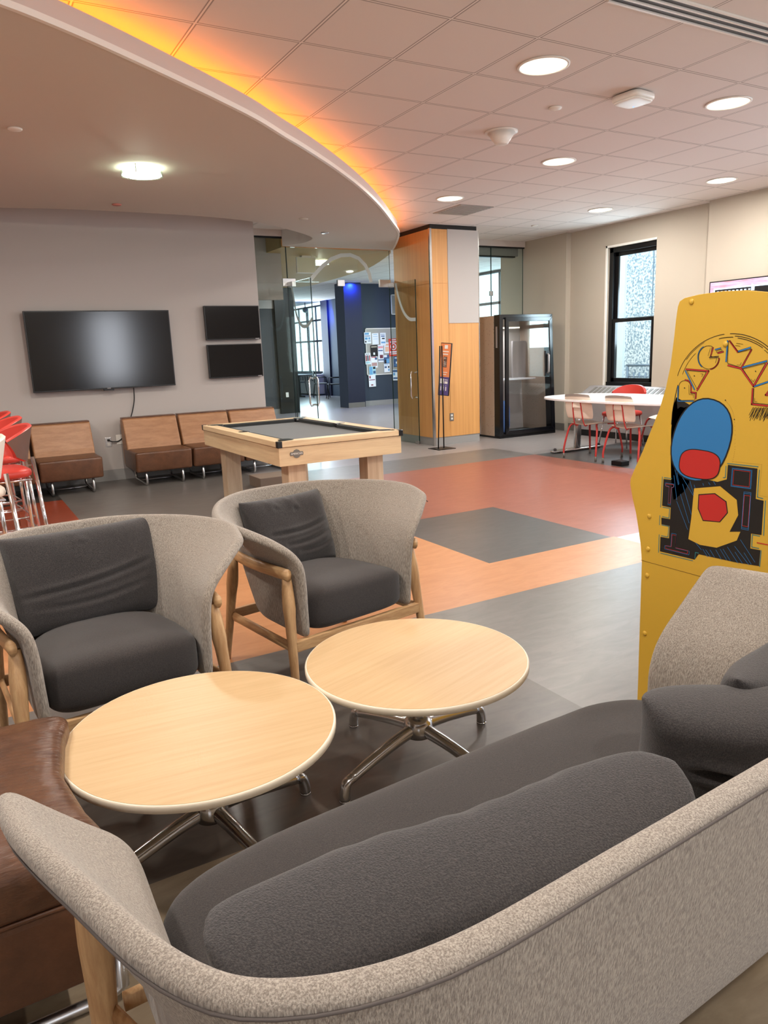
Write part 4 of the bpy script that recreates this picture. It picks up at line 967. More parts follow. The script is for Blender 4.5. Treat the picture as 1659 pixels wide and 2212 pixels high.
text_mesh('badge_lettering', 'AMERICAN', .0195, 'white', bd, Matrix.Translation((0, -hl + .006, zc)) @ Matrix.Rotation(PI / 2, 4, 'X'))
# box under the pool table by the lounge seats
b = MB(); b.box(2.75, 3.32, 7.55, 7.9, 0, .12, .006); b.mi = 1
tag(b.build('storage_case', mat('case_greybrown', srgb(130, 112, 98), 0.6)), 'low grey-brown case lying on the floor behind the pool table leg', 'case')

# barstools -----------------------------------------------------------------
def barstool(x, y, rz, label, red=True):
    r = empty('barstool', (x, y, 0), rz, label, 'barstool', 'chrome barstools at the left edge')
    c_in, c_out = ('red', 'taupe') if red else ('cream_plastic', 'white')
    b = MB(); superbox(b, .20, .20, .038, 4, 32, 12, (0, 0, .74)); b.build('seat', c_in, r, True)
    # bucket back: bent panel opening toward -x
    P, Q = [], []
    for j in range(9):
        v = j / 8; row, row2 = [], []
        for i in range(19):
            u = -1 + 2 * i / 18; a = u * 1.35 * (.72 + .28 * v)
            wz = .80 + .235 * v * (1 - 0.34 * abs(u) ** 2.2) + .05 * (abs(u) ** 2) * (1 - v)
            rad = .19 + .055 * v
            row.append((rad * math.cos(a) - .02, rad * math.sin(a), wz)); row2.append(((rad + .026) * math.cos(a) - .02, (rad + .026) * math.sin(a), wz))
        P.append(row); Q.append(row2)
    b = MB(); b.grid(P); b.grid([P[-1], [tuple((Vector(p) + Vector(q)) / 2 + Vector((0, 0, .012))) for p, q in zip(P[-1], Q[-1])], Q[-1]])
    b.grid([P[0], Q[0]]); b.grid([[p[0] for p in P], [q[0] for q in Q]]); b.grid([[p[-1] for p in P], [q[-1] for q in Q]]); b.build('backrest', c_in, r, True)
    b = MB(); b.grid([[tuple(Vector(q) * 1.0) for q in row] for row in Q]); b.build('backrest_shell', c_out, r, True)
    legs = []
    for sx in (-1, 1):
        for sy in (-1, 1):
            top = (sx * .155, sy * .155, .70) if sx < 0 else (sx * .20, sy * .15, .84)
            bot = (sx * .235, sy * .235, .0)
            mid = (Vector(top).lerp(Vector(bot), .5))
            b = MB(); b.tube([top, bot], .0125, 10); b.build('leg', 'chrome', r, True)
    b = MB(); h_ = .17
    b.tube([(-h_, -h_, .70), (h_, -h_, .70), (h_, h_, .70), (-h_, h_, .70), (-h_, -h_, .70)], .009, 8); b.build('seat_frame', 'chrome', r, True)
    b = MB()
    for z, h_ in ((.30, .205), (.22, .213)): b.tube([(-h_, -h_, z), (h_, -h_, z), (h_, h_, z), (-h_, h_, z), (-h_, -h_, z)], .008, 8)
    b.build('footrest', 'chrome', r, True); return r
barstool(.165, 5.38, .15, 'red and taupe barstool nearest the armchair, topmost in view at the left edge')
barstool(.175, 6.25, .12, 'red and taupe barstool behind the nearest red one')
barstool(.15, 7.05, .12, 'red and taupe barstool furthest back, showing only its rim')
barstool(-.03, 4.66, .15, 'white-shelled barstool cut by the left edge of the photo', False)

# ================================================================== RIGHT SIDE OF THE ROOM
# phone booth
bo = empty('phone_booth', (7.36, 9.20, 0), math.radians(-1.5), 'black-framed phone booth with glass door and speckled side beside the wooden column', 'phone booth')
BW0, BW1, BH, BD = 1.13, 1.04, 1.895, .82
def frame_quad(b, y0, y1, ins0, ins1, x0, x1t, x1b, z0, z1):
    """rectangular frame with a slanting right stile"""
    xr = lambda z: x1b + (x1t - x1b) * (z - z0) / (z1 - z0)
    out = [(x0, z0), (x1b, z0), (x1t, z1), (x0, z1)]
    inn_ = [(x0 + ins0, z0 + ins1), (xr(z0 + ins1) - ins0, z0 + ins1), (xr(z1 - ins1) - ins0, z1 - ins1), (x0 + ins0, z1 - ins1)]
    for k in range(4):
        a, c, d, e = out[k], out[(k + 1) % 4], inn_[(k + 1) % 4], inn_[k]
        b.prism([(a[0], y0, a[1]), (c[0], y0, c[1]), (d[0], y0, d[1]), (e[0], y0, e[1])], (0, y1 - y0, 0))
    return inn_
b = MB(); inn1 = frame_quad(b, 0, .14, .07, .075, 0, BW1, BW0, .02, BH); b.build('front_frame', 'blackgloss', bo, bevel=.004)
b = MB(); inn2 = frame_quad(b, -.035, 0, .06, .06, .095, BW1 - .03, BW0 - .03, .06, BH - .045); b.build('door_frame', 'blackgloss', bo, bevel=.003)
b = MB(); b.prism([(x, -.02, z) for x, z in inn2], (0, .006, 0)); b.build('door_glass', 'glassd', bo)
b = MB(); b.box(-.004, .022, .14, BD, .03, BH - .01); b.build('side_panel', 'speck', bo)
b = MB(); b.prism([(BW0 - .03, .14, .03), (BW0 - .005, .14, .03), (BW1 - .005, .14, BH - .01), (BW1 - .03, .14, BH - .01)], (0, BD - .14, 0)); b.build('side_panel', 'speck', bo)
b = MB(); b.box(.022, BW0 - .03, BD - .03, BD, .03, BH - .01); b.build('back_panel', M['wall_grey'], bo)
b = MB(); b.box(0, BW1, .14, BD, BH - .05, BH - .01); b.build('roof', 'black', bo)
b = MB(); b.box(0, BW0, .0, BD, .0, .04); b.build('floor_panel', 'black', bo)
b = MB(); b.box(.02, .96, .30, .70, .88, .90, .004); b.build('desk', 'whitelam', bo)
b = MB(); superbox(b, .17, .20, .27, 5, 32, 16, (.24, .42, .30)); b.build('stool_cushion', 'blueseat', bo, True)
b = MB(); b.box(.72, 1.0, .60, .64, .90, 1.50, .01); b.build('side_fin', 'greym', bo)
b = MB(); b.box(.875, .955, -.045, -.018, .93, 1.33, .004); b.build('handle_plate', 'black', bo)
b = MB(); b.tube([(.915, -.045, .98), (.915, -.075, 1.0), (.915, -.075, 1.26), (.915, -.045, 1.28)], .016, 10); b.build('door_handle', 'greym', bo, True)
b = MB(); b.box(-.006, -.002, .05, .09, 1.40, 1.72); b.build('side_light_strip', 'greym', bo)
b = MB(); b.box(.25, .75, .45, .62, 1.70, 1.72); b.build('interior_light', 'glow2', bo)
lamp('booth_fill_lamp', 'AREA', (7.85, 9.75, 1.69), 5, 0.3, (0.95, 0.97, 1.0))  # lamp added to brighten the dark booth interior
o = empty('framed_notice', (8.80, 9.79, 1.52), 0, 'dark framed notice on the cream wall behind the phone booth', 'frame')
b = MB(); b.box(-.02, 0, -.09, .09, -.13, .13, .003); b.build('frame', 'black', o)
b = MB(); b.box(-.0215, -.02, -.075, .075, -.115, .115); b.build('sheet', 'based', o)

# sign stand
ss = empty('sign_stand', (6.03, 8.90, 0), 0, 'tall narrow sign stand with orange and purple poster before the wooden column', 'sign stand')
b = MB(); b.box(-.13, .17, -.14, .14, 0, .008, .002); b.build('base_plate', 'blackm', ss)
for x in (-.042, .055):
    b = MB(); b.tube([(x, .0, .008), (x * .35 + .05, .02, 1.46)], .009, 8); b.build('post', 'blackm', ss)
tilt = math.radians(5.5)
pm4 = Matrix.Translation((.09, -.01, 1.13)) @ Matrix.Rotation(math.radians(-62), 4, 'Z') @ Matrix.Rotation(tilt, 4, 'Y')
b = MB(); b.box(-.085, .085, 0, .028, -.37, .37, .003); b.move(pm4); b.build('poster_holder', 'black', ss)
bq = MB(); bq.box(-.078, .078, -.002, 0, -.105, .362); bq.mi = 1; bq.box(-.078, .078, -.002, 0, -.362, -.105)
bq.mi = 2
def qd(x0, x1, z0, z1): bq.face([(x0, -.003, z0), (x1, -.003, z0), (x1, -.003, z1), (x0, -.003, z1)])
qd(-.02, .03, .29, .34); qd(-.045, .05, .245, .258); qd(-.04, .04, .205, .22); qd(-.045, .045, -.045, -.035); qd(-.03, .03, -.075, -.065)
qd(-.06, .0, -.20, -.13); qd(.01, .06, -.15, -.14); qd(.01, .06, -.20, -.165)
for k in range(3): qd(-.05 + k * .04, -.035 + k * .04, -.30, -.24); qd(-.048 + k * .04, -.038 + k * .04, -.228, -.22)
bq.mi = 3; qd(-.03, .03, .03, .18)
for k in range(5):
    bq.mi = 2; qd(-.022, .022, .042 + k * .027, .060 + k * .027)
bq.move(pm4); bq.build('poster', [mat('poster_orange', srgb(232, 140, 88), 0.5), mat('poster_purple', srgb(92, 78, 132), 0.5), M['white'], mat('poster_grey', srgb(120, 80, 60), .5)], ss)
outlet('wall_outlet', (6.462, 9.229, .41), 0, 'based', 'duplex outlet with dark plate low on the wooden column')

# radiator cover under the window
ra = empty('window_radiator', (8.9, 8.0, 0), 0, 'long grey convector cover with a slotted top under the black sash window', 'radiator')
b = MB(); prof = [(-.42, .10), (-.42, .60), (-.12, .76), (-.002, .76), (-.002, .10)]
b.prism([(x, -1.5, z) for x, z in prof], (0, 2.2, 0)); b.build('cabinet', 'greym', ra, bevel=.006)
b = MB(); b.box(-.38, -.002, -1.45, .65, 0, .10); b.build('plinth', 'black', ra)
b = MB()
for k in range(22):
    y = .55 - k * .09
    b.prism([(-.35, y, .640), (-.35, y - .055, .640), (-.16, y - .055, .742), (-.16, y, .742)], (0.001, 0, .003))
b.build('grille', 'based', ra)

# wall display
wd = empty('wall_display', (8.72, 6.57, 1.20), 0, 'lit wall display with pinkish wood picture, showing above the arcade cabinet', 'television')
b = MB(); b.box(0, .035, -1.65, 0, 0, .935, .003); b.build('casing', 'black', wd)
dm = mat('display_picture', srgb(180, 120, 130), 0.3, col2=srgb(200, 170, 215), scale=(2, 3, 40), detail=4)
nt_ = dm.node_tree; pb = nt_.nodes['Principled BSDF']; cr_ = [n for n in nt_.nodes if n.type == 'VALTORGB'][0]
nt_.links.new(cr_.outputs[0], pb.inputs['Emission Color']); pb.inputs['Emission Strength'].default_value = 0.55
b = MB(); b.box(-.002, 0, -1.635, -.015, .018, .92); b.build('screen', dm, wd)
b = MB()
b.mi = 0; b.box(-.0035, -.002, -1.0, -.07, .20, .845)
b.mi = 1; b.box(-.0045, -.0035, -.98, -.09, .22, .825)
b.mi = 0
b.build('picture_frame_image', [mat('screen_pale_blue', srgb(190, 215, 245), .4, emit=srgb(190, 215, 245), estr=.8), M['black']], wd)
b = MB()
for k in range(9): b.box(-.0052, -.0045, -.15 - k * .055, -.12 - k * .055, .79, .805)
for k in range(3): b.box(-.0055, -.0045, -.62 - k * .012, -.60 - k * .012, .78 , .86 - k * .01)
b.build('caption_marks', MATS['screen_pale_blue'], wd)

# meeting table
mt = empty('meeting_table', (7.20, 6.45, 0), 0, 'white boat-shaped meeting table on silver pedestals by the window', 'table')
P_ = []
for k in range(72):
    a = 2 * PI * k / 72; f = lambda v, e: math.copysign(abs(v) ** e, v)
    x = .62 * f(math.cos(a), .62); y = 1.25 * f(math.sin(a), .80)
    P_.append((x, y, .715))
b = MB(); b.prism(P_, (0, 0, .028)); b.build('table_top', 'whitelam', mt, bevel=.006)
for y in (.95, -.75):
    b = MB(); b.cyl((.05, y), .048, .03, .714, 24); b.build('pedestal', 'alum', mt)
    b = MB(); superbox(b, .47, .055, .016, 5, 32, 8, (.05, y, .022)); b.build('foot', 'alum', mt, True)
    for s in (-1, 1):
        b = MB(); b.ball((.05 + s * .40, y, .045), .022); b.build('caster', 'rubber', mt)
def school_chair(x, y, rz, label, seatm='cream_plastic', legm='redm', capm='vent'):
    """shell chair with bent tube legs; its front looks towards +x"""
    r = empty('meeting_chair', (x, y, 0), rz, label, 'chair', 'stacking chairs around the white meeting table')
    P = []
    for j in range(9):
        v = -1 + j / 4; row = []
        for i in range(13):
            u = -1 + i / 6
            row.append((.225 * u * (1 - .05 * v * v), .21 * v * (1 - .12 * u * u), .445 + .012 * v * v + .018 * max(u, 0) * -1 + .01 * (1 - v * v) * -1))
        P.append(row)
    b = MB(); b.grid(P); o = b.build('seat', seatm, r, True); s = o.modifiers.new('t', 'SOLIDIFY'); s.thickness = .014; s.offset = 0; q = o.modifiers.new('s', 'SUBSURF'); q.levels = 1; q.render_levels = 2
    P = []
    for j in range(9):
        t = j / 8; row = []
        for i in range(13):
            v = -1 + i / 6
            row.append((-.245 - .065 * t - .03 * (1 - v * v), .215 * v * (1 - .10 * (2 * t - 1) ** 4 - .03 * t), .51 + .31 * t - .012 * v * v * t))
        P.append(row)
    b = MB(); b.grid(P); o = b.build('backrest', seatm, r, True); s = o.modifiers.new('t', 'SOLIDIFY'); s.thickness = .014; s.offset = 0; q = o.modifiers.new('s', 'SUBSURF'); q.levels = 1; q.render_levels = 2
    b = MB(); top = []
    for t in (.90, 1.0):
        top.append([(-.245 - .065 * t - .03 * (1 - v * v) - .0085, .213 * v * (1 - .10 * (2 * t - 1) ** 4 - .03 * t), .51 + .31 * t - .012 * v * v * t) for v in [-1 + k / 6 for k in range(13)]])
    b.grid(top); o = b.build('grip_edge', capm, r, True)
    b = MB(); b.box(-.325, -.295, -.06, .06, .645, .715, .012); b.build('back_bracket', seatm, r)
    b = MB()
    b.tube(catmull([(-.20, -.07, .425), (-.25, -.075, .43), (-.285, -.07, .52), (-.318, -.062, .70), (-.322, -.04, .725), (-.322, .04, .725), (-.318, .062, .70), (-.285, .07, .52), (-.25, .075, .43), (-.20, .07, .425)], 4), .008, 8)
    b.build('back_loop', legm, r, True)
    for sx in (-1, 1):
        for sy in (-1, 1):
            lg = MB(); lg.tube(catmull([(sx * .10, sy * .14, .430), (sx * .17, sy * .19, .425), (sx * .20, sy * .225, .36), (sx * .245, sy * .255, .14), (sx * .25, sy * .255, .05)], 4), .0125, 10)
            l_ = lg.build('leg', legm, r, True)
            lg = MB(); lg.tube([(sx * .25, sy * .255, .06), (sx * .25, sy * .255, 0)], .0135, 10); lg.build('leg_cap', 'based', l_, True)
    return r
school_chair(6.93, 6.80, 0.08, 'white shell chair with red legs, left one at the near side of the meeting table')
school_chair(6.95, 6.15, 0.05, 'white shell chair with red legs, right one at the near side of the meeting table')
school_chair(8.05, 6.55, PI + .1, 'white shell chair facing us across the meeting table below the window')
school_chair(8.00, 5.98, PI - .1, 'white shell chair across the meeting table, half hidden by the arcade cabinet')
r = empty('red_chair', (7.98, 7.30, 0), PI + .2, 'red upholstered chair with rounded back behind the meeting table', 'chair')
b = MB(); superbox(b, .23, .23, .045, 4, 32, 12, (0, 0, .45)); b.build('seat', 'red', r, True)
P, Q = [], []
for j in range(7):
    v = j / 6; row, row2 = [], []
    for i in range(17):
        u = -1 + i / 8; a = PI + u * 1.0; rad = .25 + .02 * v
        z = .56 + .27 * v * (1 - .35 * abs(u) ** 2.5)
        row.append((rad * math.cos(a), rad * 1.05 * math.sin(a), z)); row2.append(((rad + .03) * math.cos(a), (rad + .03) * 1.05 * math.sin(a), z))
    P.append(row); Q.append(row2)
b = MB(); b.grid(P); b.grid(Q); b.grid([P[-1], Q[-1]]); b.grid([P[0], Q[0]]); b.grid([[p[0] for p in P], [q[0] for q in Q]]); b.grid([[p[-1] for p in P], [q[-1] for q in Q]]); b.build('backrest', 'red', r, True)
for sx in (-1, 1):
    for sy in (-1, 1):
        b = MB(); b.tube([(sx * .17, sy * .17, .44), (sx * .22, sy * .22, 0)], .011, 8); b.build('leg', 'chrome', r, True)
r = empty('red_chair', (7.55, 5.42, 0), PI / 2, 'red seat showing at the arcade cabinet edge near the end of the meeting table', 'chair')
b = MB(); superbox(b, .22, .22, .045, 4, 32, 12, (0, 0, .45)); b.build('seat', 'red', r, True)
for sx in (-1, 1):
    for sy in (-1, 1):
        b = MB(); b.tube([(sx * .17, sy * .17, .44), (sx * .21, sy * .21, 0)], .011, 8); b.build('leg', 'chrome', r, True)
b = MB(); b.box(6.62, 6.75, 6.04, 6.20, 0, .055, .008); b.mi = 1; b.box(6.635, 6.735, 6.055, 6.185, .055, .058)
tag(b.build('floor_box', [M['blackm'], M['rubber']]), 'small black floor socket box beside the chair legs', 'floor box')

# ================================================================== ARCADE CABINET
AX = 2.15
def ap(u, v): p = onx(u, v, AX); return (p.y, p.z)
prof = [ap(1376, 1478)]
left_ = [(1386, 1215), (1384, 1180), (1380, 1150), (1374, 1110), (1366, 1075), (1361, 1045), (1362, 1034), (1372, 1010), (1388, 975), (1405, 932), (1424, 885), (1438, 838), (1448, 790), (1455, 735), (1460, 690), (1464, 662), (1468, 651), (1478, 644), (1510, 636), (1560, 629), (1610, 627), (1659, 631)]
pl = [ap(*p) for p in left_]
y_front = pl[0][0]; y_back = y_front - .60
ztop = pl[-1][1]
outline = [(y_front - .004, 0.0)] + pl + [(y_back + .06, ztop - .03), (y_back + .01, ztop - .09), (y_back, ztop - .2), (y_back, 0.0)]
ac = empty('arcade_cabinet', (AX + .24, y_front - .3, 0), 0, 'yellow arcade game cabinet with printed side art behind the sofa', 'arcade cabinet')
OX, OY = AX + .24, y_front - .3
def apart(name, b, m_, par=None, **k):
    b.move(Matrix.Translation((-OX, -OY, 0))); return b.build(name, m_, par or ac, **k)
ym = ap(1386, 1210)
for s, x0 in ((-1, AX), (1, AX + .46)):
    b = MB(); b.prism([(x0, y, z) for y, z in outline if z > ym[1] + .0015] if False else [(x0, y, z) for y, z in outline], (.018, 0, 0)); apart('side_panel', b, 'yellow', bevel=.0015)
# body between the side panels
ins = .02
b = MB(); b.prism([(AX + .019, y_front - .03, .05), (AX + .019, y_front - .03, .80), (AX + .019, y_back + .01, .80), (AX + .019, y_back + .01, .05)], (.44, 0, 0)); apart('lower_body', b, 'black')
b = MB(); b.prism([(AX + .019, y_back + .01, .80), (AX + .019, y_back + .01, ztop - .12), (AX + .019, y_back + .20, ztop - .12), (AX + .019, y_back + .30, .86), (AX + .019, y_back + .30, .80)], (.44, 0, 0)); apart('screen_housing', b, 'black')
b = MB(); b.prism([(AX + .019, y_front + .05, .89), (AX + .019, y_front - .02, .80), (AX + .019, y_back + .30, .80), (AX + .019, y_back + .30, .95)], (.44, 0, 0)); apart('control_panel', b, 'black')
b = MB(); b.prism([(AX + .019, y_front - .17, ztop - .18), (AX + .019, y_front - .13, ztop - .04), (AX + .019, y_back + .05, ztop - .06), (AX + .019, y_back + .05, ztop - .18)], (.44, 0, 0)); apart('marquee', b, 'yellow')
b = MB(); b.box(AX + .019, AX + .459, y_back + .0, y_back + .012, .03, ztop - .2); apart('back_panel', b, 'yellow')
def art_face(b, pts, k):
    b.face([(AX - .0006 - k * .00025, *ap(*p)) for p in pts])
def art_line(b, pts, w, k, closed=False):
    """printed stroke w pixels wide, laid on the side panel"""
    q = [Vector(ap(*p)) for p in pts]; w = w * 0.00125
    if closed: q = q + [q[0]]
    for a, c in zip(q, q[1:]):
        d = (c - a)
        if d.length < 1e-6: continue
        d.normalize(); n_ = Vector((-d.y, d.x)) * w / 2; e = d * w * .35
        x = AX - .0006 - k * .00025
        b.face([(x, *(a - e + n_)), (x, *(c + e + n_)), (x, *(c + e - n_)), (x, *(a - e - n_))])
def z1(x, y): return (1440 + x / 7.575, 700 + y / 7.577)       # detail survey of the lettering
def z2(x, y): return (1400 + x / 6.405, 980 + y / 6.404)       # detail survey of the lower art
A = {k: MB() for k in ('black', 'blue', 'teal', 'red', 'yellow')}
# tall black field with straggling top, and maze-like black block
art_face(A['black'], [z1(180, 1390), z1(230, 1350), z1(290, 1370), z1(350, 1345), z1(450, 1340), z1(420, 1420), z1(330, 1540), z1(270, 1640), (1466, 930), (1452, 950), (1450, 985), (1458, 1010), (1463, 1060), (1455, 1080), (1450, 1035), (1449, 985), (1450, 930), (1454, 880), (1461, 858)], 0)
art_line(A['black'], [z1(185, 1000), z1(150, 1150), z1(120, 1300), z1(95, 1450), z1(80, 1640)], 2.2, 0)
blk = [z2(215, 350), z2(350, 365), z2(325, 200), z2(470, 300), z2(700, 330), z2(960, 390), z2(1090, 355), z2(1105, 155), z2(1515, 205), z2(1490, 625), z2(1600, 650), z2(1570, 1125), z2(1425, 1105), z2(1415, 1310), z2(1555, 1335), z2(1535, 1555), z2(1200, 1500), z2(700, 1390), z2(645, 1465), z2(165, 1350), z2(172, 1150), z2(290, 1170), z2(300, 1000), z2(185, 975), z2(185, 885), z2(305, 905), z2(315, 745), z2(195, 720)]
art_face(A['black'], blk, 0)
def inset(pts, d):
    cx_ = sum(p[0] for p in pts) / len(pts); cy_ = sum(p[1] for p in pts) / len(pts)
    return [(p[0] + (cx_ - p[0]) * d, p[1] + (cy_ - p[1]) * d) for p in pts]
# teal keyline round the block
for seg in [[(200, 320), (175, 740)], [(225, 330), (330, 345)], [(205, 740), (300, 755), (290, 890), (200, 870)], [(165, 855), (160, 985)], [(190, 985), (290, 1005), (275, 1150), (185, 1135)], [(155, 1120), (145, 1365)], [(175, 1375), (620, 1480)],
            [(1100, 135), (1525, 180)], [(1540, 225), (1515, 600), (1590, 620)], [(1625, 650), (1600, 1130)], [(1545, 1140), (1445, 1120), (1435, 1290), (1535, 1310)], [(1080, 170), (1070, 330), (1040, 330)], [(1565, 1340), (1545, 1560)], [(650, 1450), (655, 1365), (700, 1375)]]:
    art_line(A['teal'], [z2(*p) for p in seg], 2.0, 1)
def boxes(pts, n_blue=2):
    art_line(A['red'], [z2(*p) for p in pts], 1.1, 2, True)
    for i in range(n_blue):
        q = inset(pts, -(0.13 + .09 * i)); art_line(A['blue'], [z2(*p) for p in q], 1.0, 2, True)
boxes([(1190, 225), (1415, 250), (1400, 460), (1175, 430)])
boxes([(1335, 575), (1415, 585), (1385, 1010), (1305, 995)])
boxes([(250, 415), (355, 430), (350, 470), (325, 470), (310, 685), (280, 680), (295, 460), (250, 450)], 1)
boxes([(335, 1120), (390, 1130), (380, 1300), (550, 1340), (545, 1385), (245, 1310), (250, 1270), (325, 1285)], 1)
art_line(A['red'], [z2(1510, 1230), z2(1659, 1260)], 2.5, 2)
for a0, a1 in [((350, 110), (420, 430)), ((380, 140), (430, 420)), ((360, 300), (400, 640)), ((480, 330), (640, 600)), ((480, 420), (600, 840)), ((450, 560), (570, 960)), ((570, 340), (650, 620)), ((400, 660), (550, 1050)), ((640, 430), (660, 500)), ((760, 410), (770, 440)), ((840, 400), (860, 430)), ((905, 380), (935, 430)),
               ((610, 1170), (740, 1330)), ((760, 1320), (830, 1430)), ((800, 1330), (870, 1430)), ((860, 1330), (920, 1430)), ((940, 1330), (1020, 1470)), ((1000, 1320), (1090, 1470)), ((1040, 1320), (1140, 1480)), ((1100, 1290), (1250, 1520)), ((1200, 1280), (1400, 1540)), ((1280, 1190), (1480, 1500)), ((1330, 1370), (1430, 1530)), ((1205, 1360), (1310, 1520))]:
    art_line(A['blue'], [z2(*a0), z2(*a1)], 1.1, 2)
# plain generic colour shapes in the places of the printed figures
def blob(cx_, cy_, rx, ry, rot=0, n=36, p=1.0):
    o = []
    for k in range(n):
        a = 2 * PI * k / n; x = math.copysign(abs(math.cos(a)) ** p, math.cos(a)) * rx; y = math.copysign(abs(math.sin(a)) ** p, math.sin(a)) * ry
        o.append((cx_ + x * math.cos(rot) - y * math.sin(rot), cy_ + x * math.sin(rot) + y * math.cos(rot)))
    return o
art_face(A['black'], [(1461, 858), (1500, 880), (1510, 1000), (1480, 1060), (1456, 1080), (1450, 1035), (1449, 985), (1450, 930), (1454, 880)], 0)
art_face(A['black'], blob(1516, 950, 63, 92, .30, p=.9), 2); art_face(A['blue'], blob(1516, 950, 60, 89, .30, p=.9), 3)
art_face(A['black'], blob(1512, 1003, 45, 32, .15, p=.7), 4); art_face(A['red'], blob(1512, 1003, 43, 30, .15, p=.7), 5)
art_face(A['yellow'], [z2(*p) for p in [(640, 480), (1000, 450), (1230, 640), (1250, 850), (1130, 1080), (1280, 1080), (1230, 1200), (950, 1300), (720, 1260), (560, 1180), (600, 900)]], 3)
art_face(A['black'], [z2(*p) for p in [(700, 560), (930, 545), (1090, 660), (1110, 820), (1000, 950), (760, 930), (690, 760)]], 4)
art_face(A['red'], [z2(*p) for p in [(712, 574), (924, 558), (1078, 668), (1096, 815), (992, 938), (768, 918), (704, 756)]], 5)
# arcs over the lettering
C0 = z1(1075, 1130)
for rr, a0, a1, w in [(128.5, 197, 262, 1.4), (128.5, 268, 322, 1.6), (126, 215, 240, 1.0), (123.5, 273, 318, 1.5), (119.5, 276, 305, 1.5), (121, 256, 271, 1.5), (119, 200, 226, 1.0), (108, 275, 283, .9), (103, 274, 280, .9), (118, 308, 322, 1.2)]:
    art_line(A['black'], [(C0[0] + rr * math.cos(math.radians(a)) * 0.96, C0[1] + rr * math.sin(math.radians(a))) for a in [a0 + (a1 - a0) * i / 26 for i in range(27)]], w, 1)
# lettering PAC-MAN
def stroke(pts, col, w=3.0, closed=False):
    pp = [z1(*p) for p in pts]
    art_line(A['black'], pp, w + 1.5, 1, closed); art_line(A[col], pp, w, 2, closed)
def outl(pts, w=1.1, closed=True): art_line(A['black'], [z1(*p) for p in pts], w, 2, closed)
parc = [(300 + 95 * math.cos(a), 1010 + 85 * math.sin(a)) for a in [PI + PI * i / 14 for i in range(15)]]
outl(parc + [(395, 1130), (465, 1140), (465, 1245), (195, 1250)])
stroke([(305, 915), (350, 925), (385, 955), (402, 1000), (402, 1115), (485, 1125), (480, 1215)], 'red', 2.6)
stroke([(190, 1020), (185, 1262), (440, 1262)], 'blue', 2.0)
outl([(365, 1000), (370, 1150), (440, 1155), (440, 1210)], .8, False)
outl([(335, 760), (650, 785), (500, 1060)])
stroke([(320, 738), (690, 768), (500, 1085)], 'red', 3.0); stroke([(310, 765), (458, 1072)], 'blue', 2.6)
outl([(560, 812), (600, 816), (575, 860)], .8, False)
cc = (690, 545)
carc = [(cc[0] + 165 * math.cos(a), cc[1] + 190 * math.sin(a)) for a in [math.radians(2 + (291 - 2) * i / 36) for i in range(37)]]
outl(carc + [(720, 380 + 150)], 1.2)
outl([(700, 545), (855, 525)], 2.0, False)
stroke([(cc[0] + 175 * math.cos(a), cc[1] + 196 * math.sin(a)) for a in [math.radians(5 + 75 * i / 12) for i in range(13)]], 'red', 2.0)
stroke([(cc[0] + 175 * math.cos(a), cc[1] + 196 * math.sin(a)) for a in [math.radians(130 + 110 * i / 16) for i in range(17)]], 'blue', 1.8)
stroke([(765, 385), (722, 525)], 'red', 2.2); outl([(720, 390), (680, 520)], .8, False); outl([(705, 568), (825, 552), (800, 635)], .8, False)
stroke([(800, 418), (885, 395)], 'blue', 2.4); outl([(815, 440), (905, 415), (912, 440), (822, 465)], 1.0); stroke([(842, 475), (930, 452)], 'red', 2.4)
outl([(1012, 290), (1000, 640), (1215, 710), (1395, 410), (1180, 465), (1030, 270)], 1.2)
stroke([(1000, 275), (975, 612)], 'blue', 2.8); stroke([(1035, 278), (1165, 455)], 'red', 3.0); stroke([(1180, 445), (1375, 385)], 'blue', 3.0); stroke([(1390, 420), (1225, 715)], 'red', 2.8); stroke([(1008, 675), (1215, 725)], 'red', 3.4)
outl([(1155, 665), (1205, 675), (1225, 630)], .8, False)
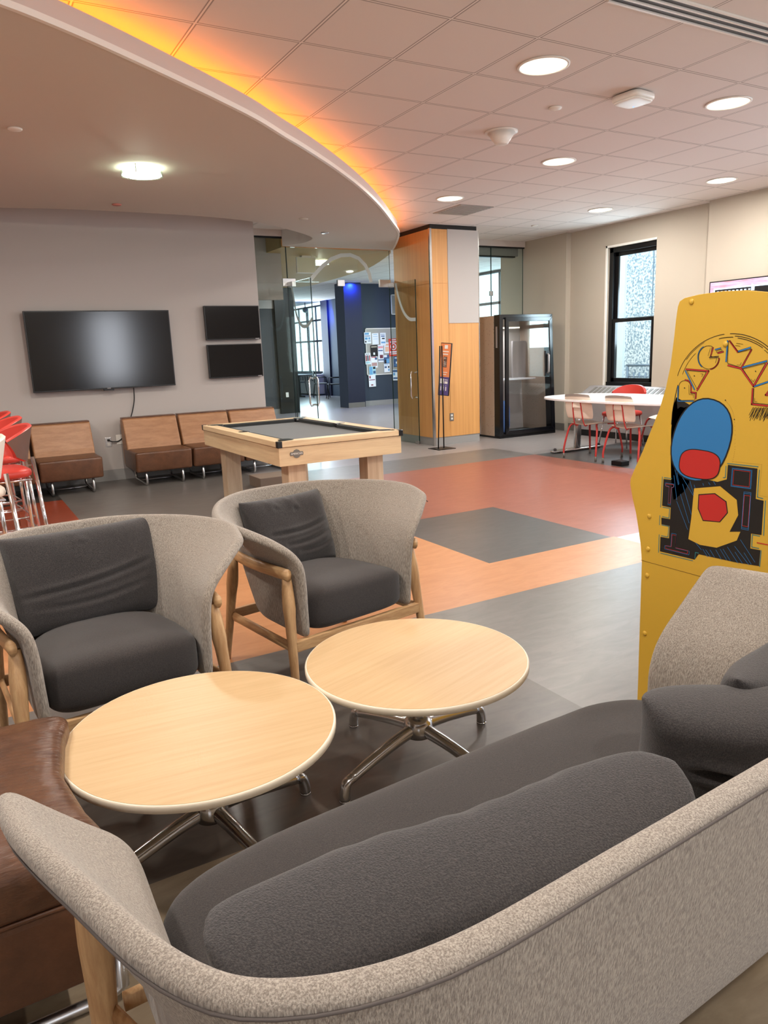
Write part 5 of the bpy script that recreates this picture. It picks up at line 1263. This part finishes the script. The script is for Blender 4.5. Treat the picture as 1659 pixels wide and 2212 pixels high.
stroke([(1245, 708), (1640, 605)], 'blue', 3.2); stroke([(1225, 735), (1425, 1020), (1645, 640)], 'red', 3.2); outl([(1250, 735), (1620, 640), (1425, 995)], 1.1); outl([(1385, 900), (1420, 945), (1448, 900)], .8, False)
stroke([(1440, 1020), (1720, 925)], 'blue', 3.0); stroke([(1410, 1060), (1395, 1310), (1720, 1345)], 'red', 3.2); outl([(1430, 1050), (1420, 1290), (1720, 1320)], 1.1, False); stroke([(1720, 1040), (1620, 1160), (1720, 1165)], 'red', 2.4)
outl([(1445, 1215), (1440, 1265), (1485, 1272)], .8, False)
for c_ in [(297, 1045), (457, 848), (1459, 772), (965, 1245), (1110, 1560)]:
    art_face(A['black'], blob(*z1(*c_), 1.3, 1.3, n=10), 2)
for k in range(26):
    x, y = 1420 + k * 14, 1360 + (k % 3) * 8
    art_line(A['black'], [z1(x, y), z1(x - 70 - (k % 4) * 6, y + 130 + (k * 37 % 90))], 1.0, 1)
dots = catmull([(*z1(965, 1245), 0), (*z1(1060, 1380), 0), (*z1(1110, 1560), 0), (1588, 965, 0), (1583, 997, 0)], 14)
for p in dots[::2]: art_face(A['black'], blob(p[0], p[1], .5, .5, n=6), 1)
for a0, a1, n_ in [((1175, 108), (1575, 150), 26), ((1575, 150), (1540, 580), 28), ((1540, 580), (1659, 600), 8)]:
    for k in range(n_):
        t = k / n_; art_face(A['black'], blob(*z2(a0[0] + (a1[0] - a0[0]) * t, a0[1] + (a1[1] - a0[1]) * t), .45, .45, n=6), 1)
for k, m_ in (('black', 'art_black'), ('blue', 'art_blue'), ('teal', 'art_teal'), ('red', 'art_red'), ('yellow', 'yellow')):
    apart(k + '_side_print', A[k], m_)
b = MB(); art_line(b, [(1385, 1210), (1520, 1247)], 1.2, 0); apart('panel_seam', b, mat('seam_brown', srgb(110, 80, 30), .6))
for u, v in [(1494, 652), (z1(965, 330)), (1403, 1115), (1400, 1186), (1398, 1243), (1393, 1368)]:
    p = ap(u, v); b = MB(); b.ball((AX - .0005, *p), .0095, (.55, 1, 1)); apart('screw_cap', b, 'yellow')
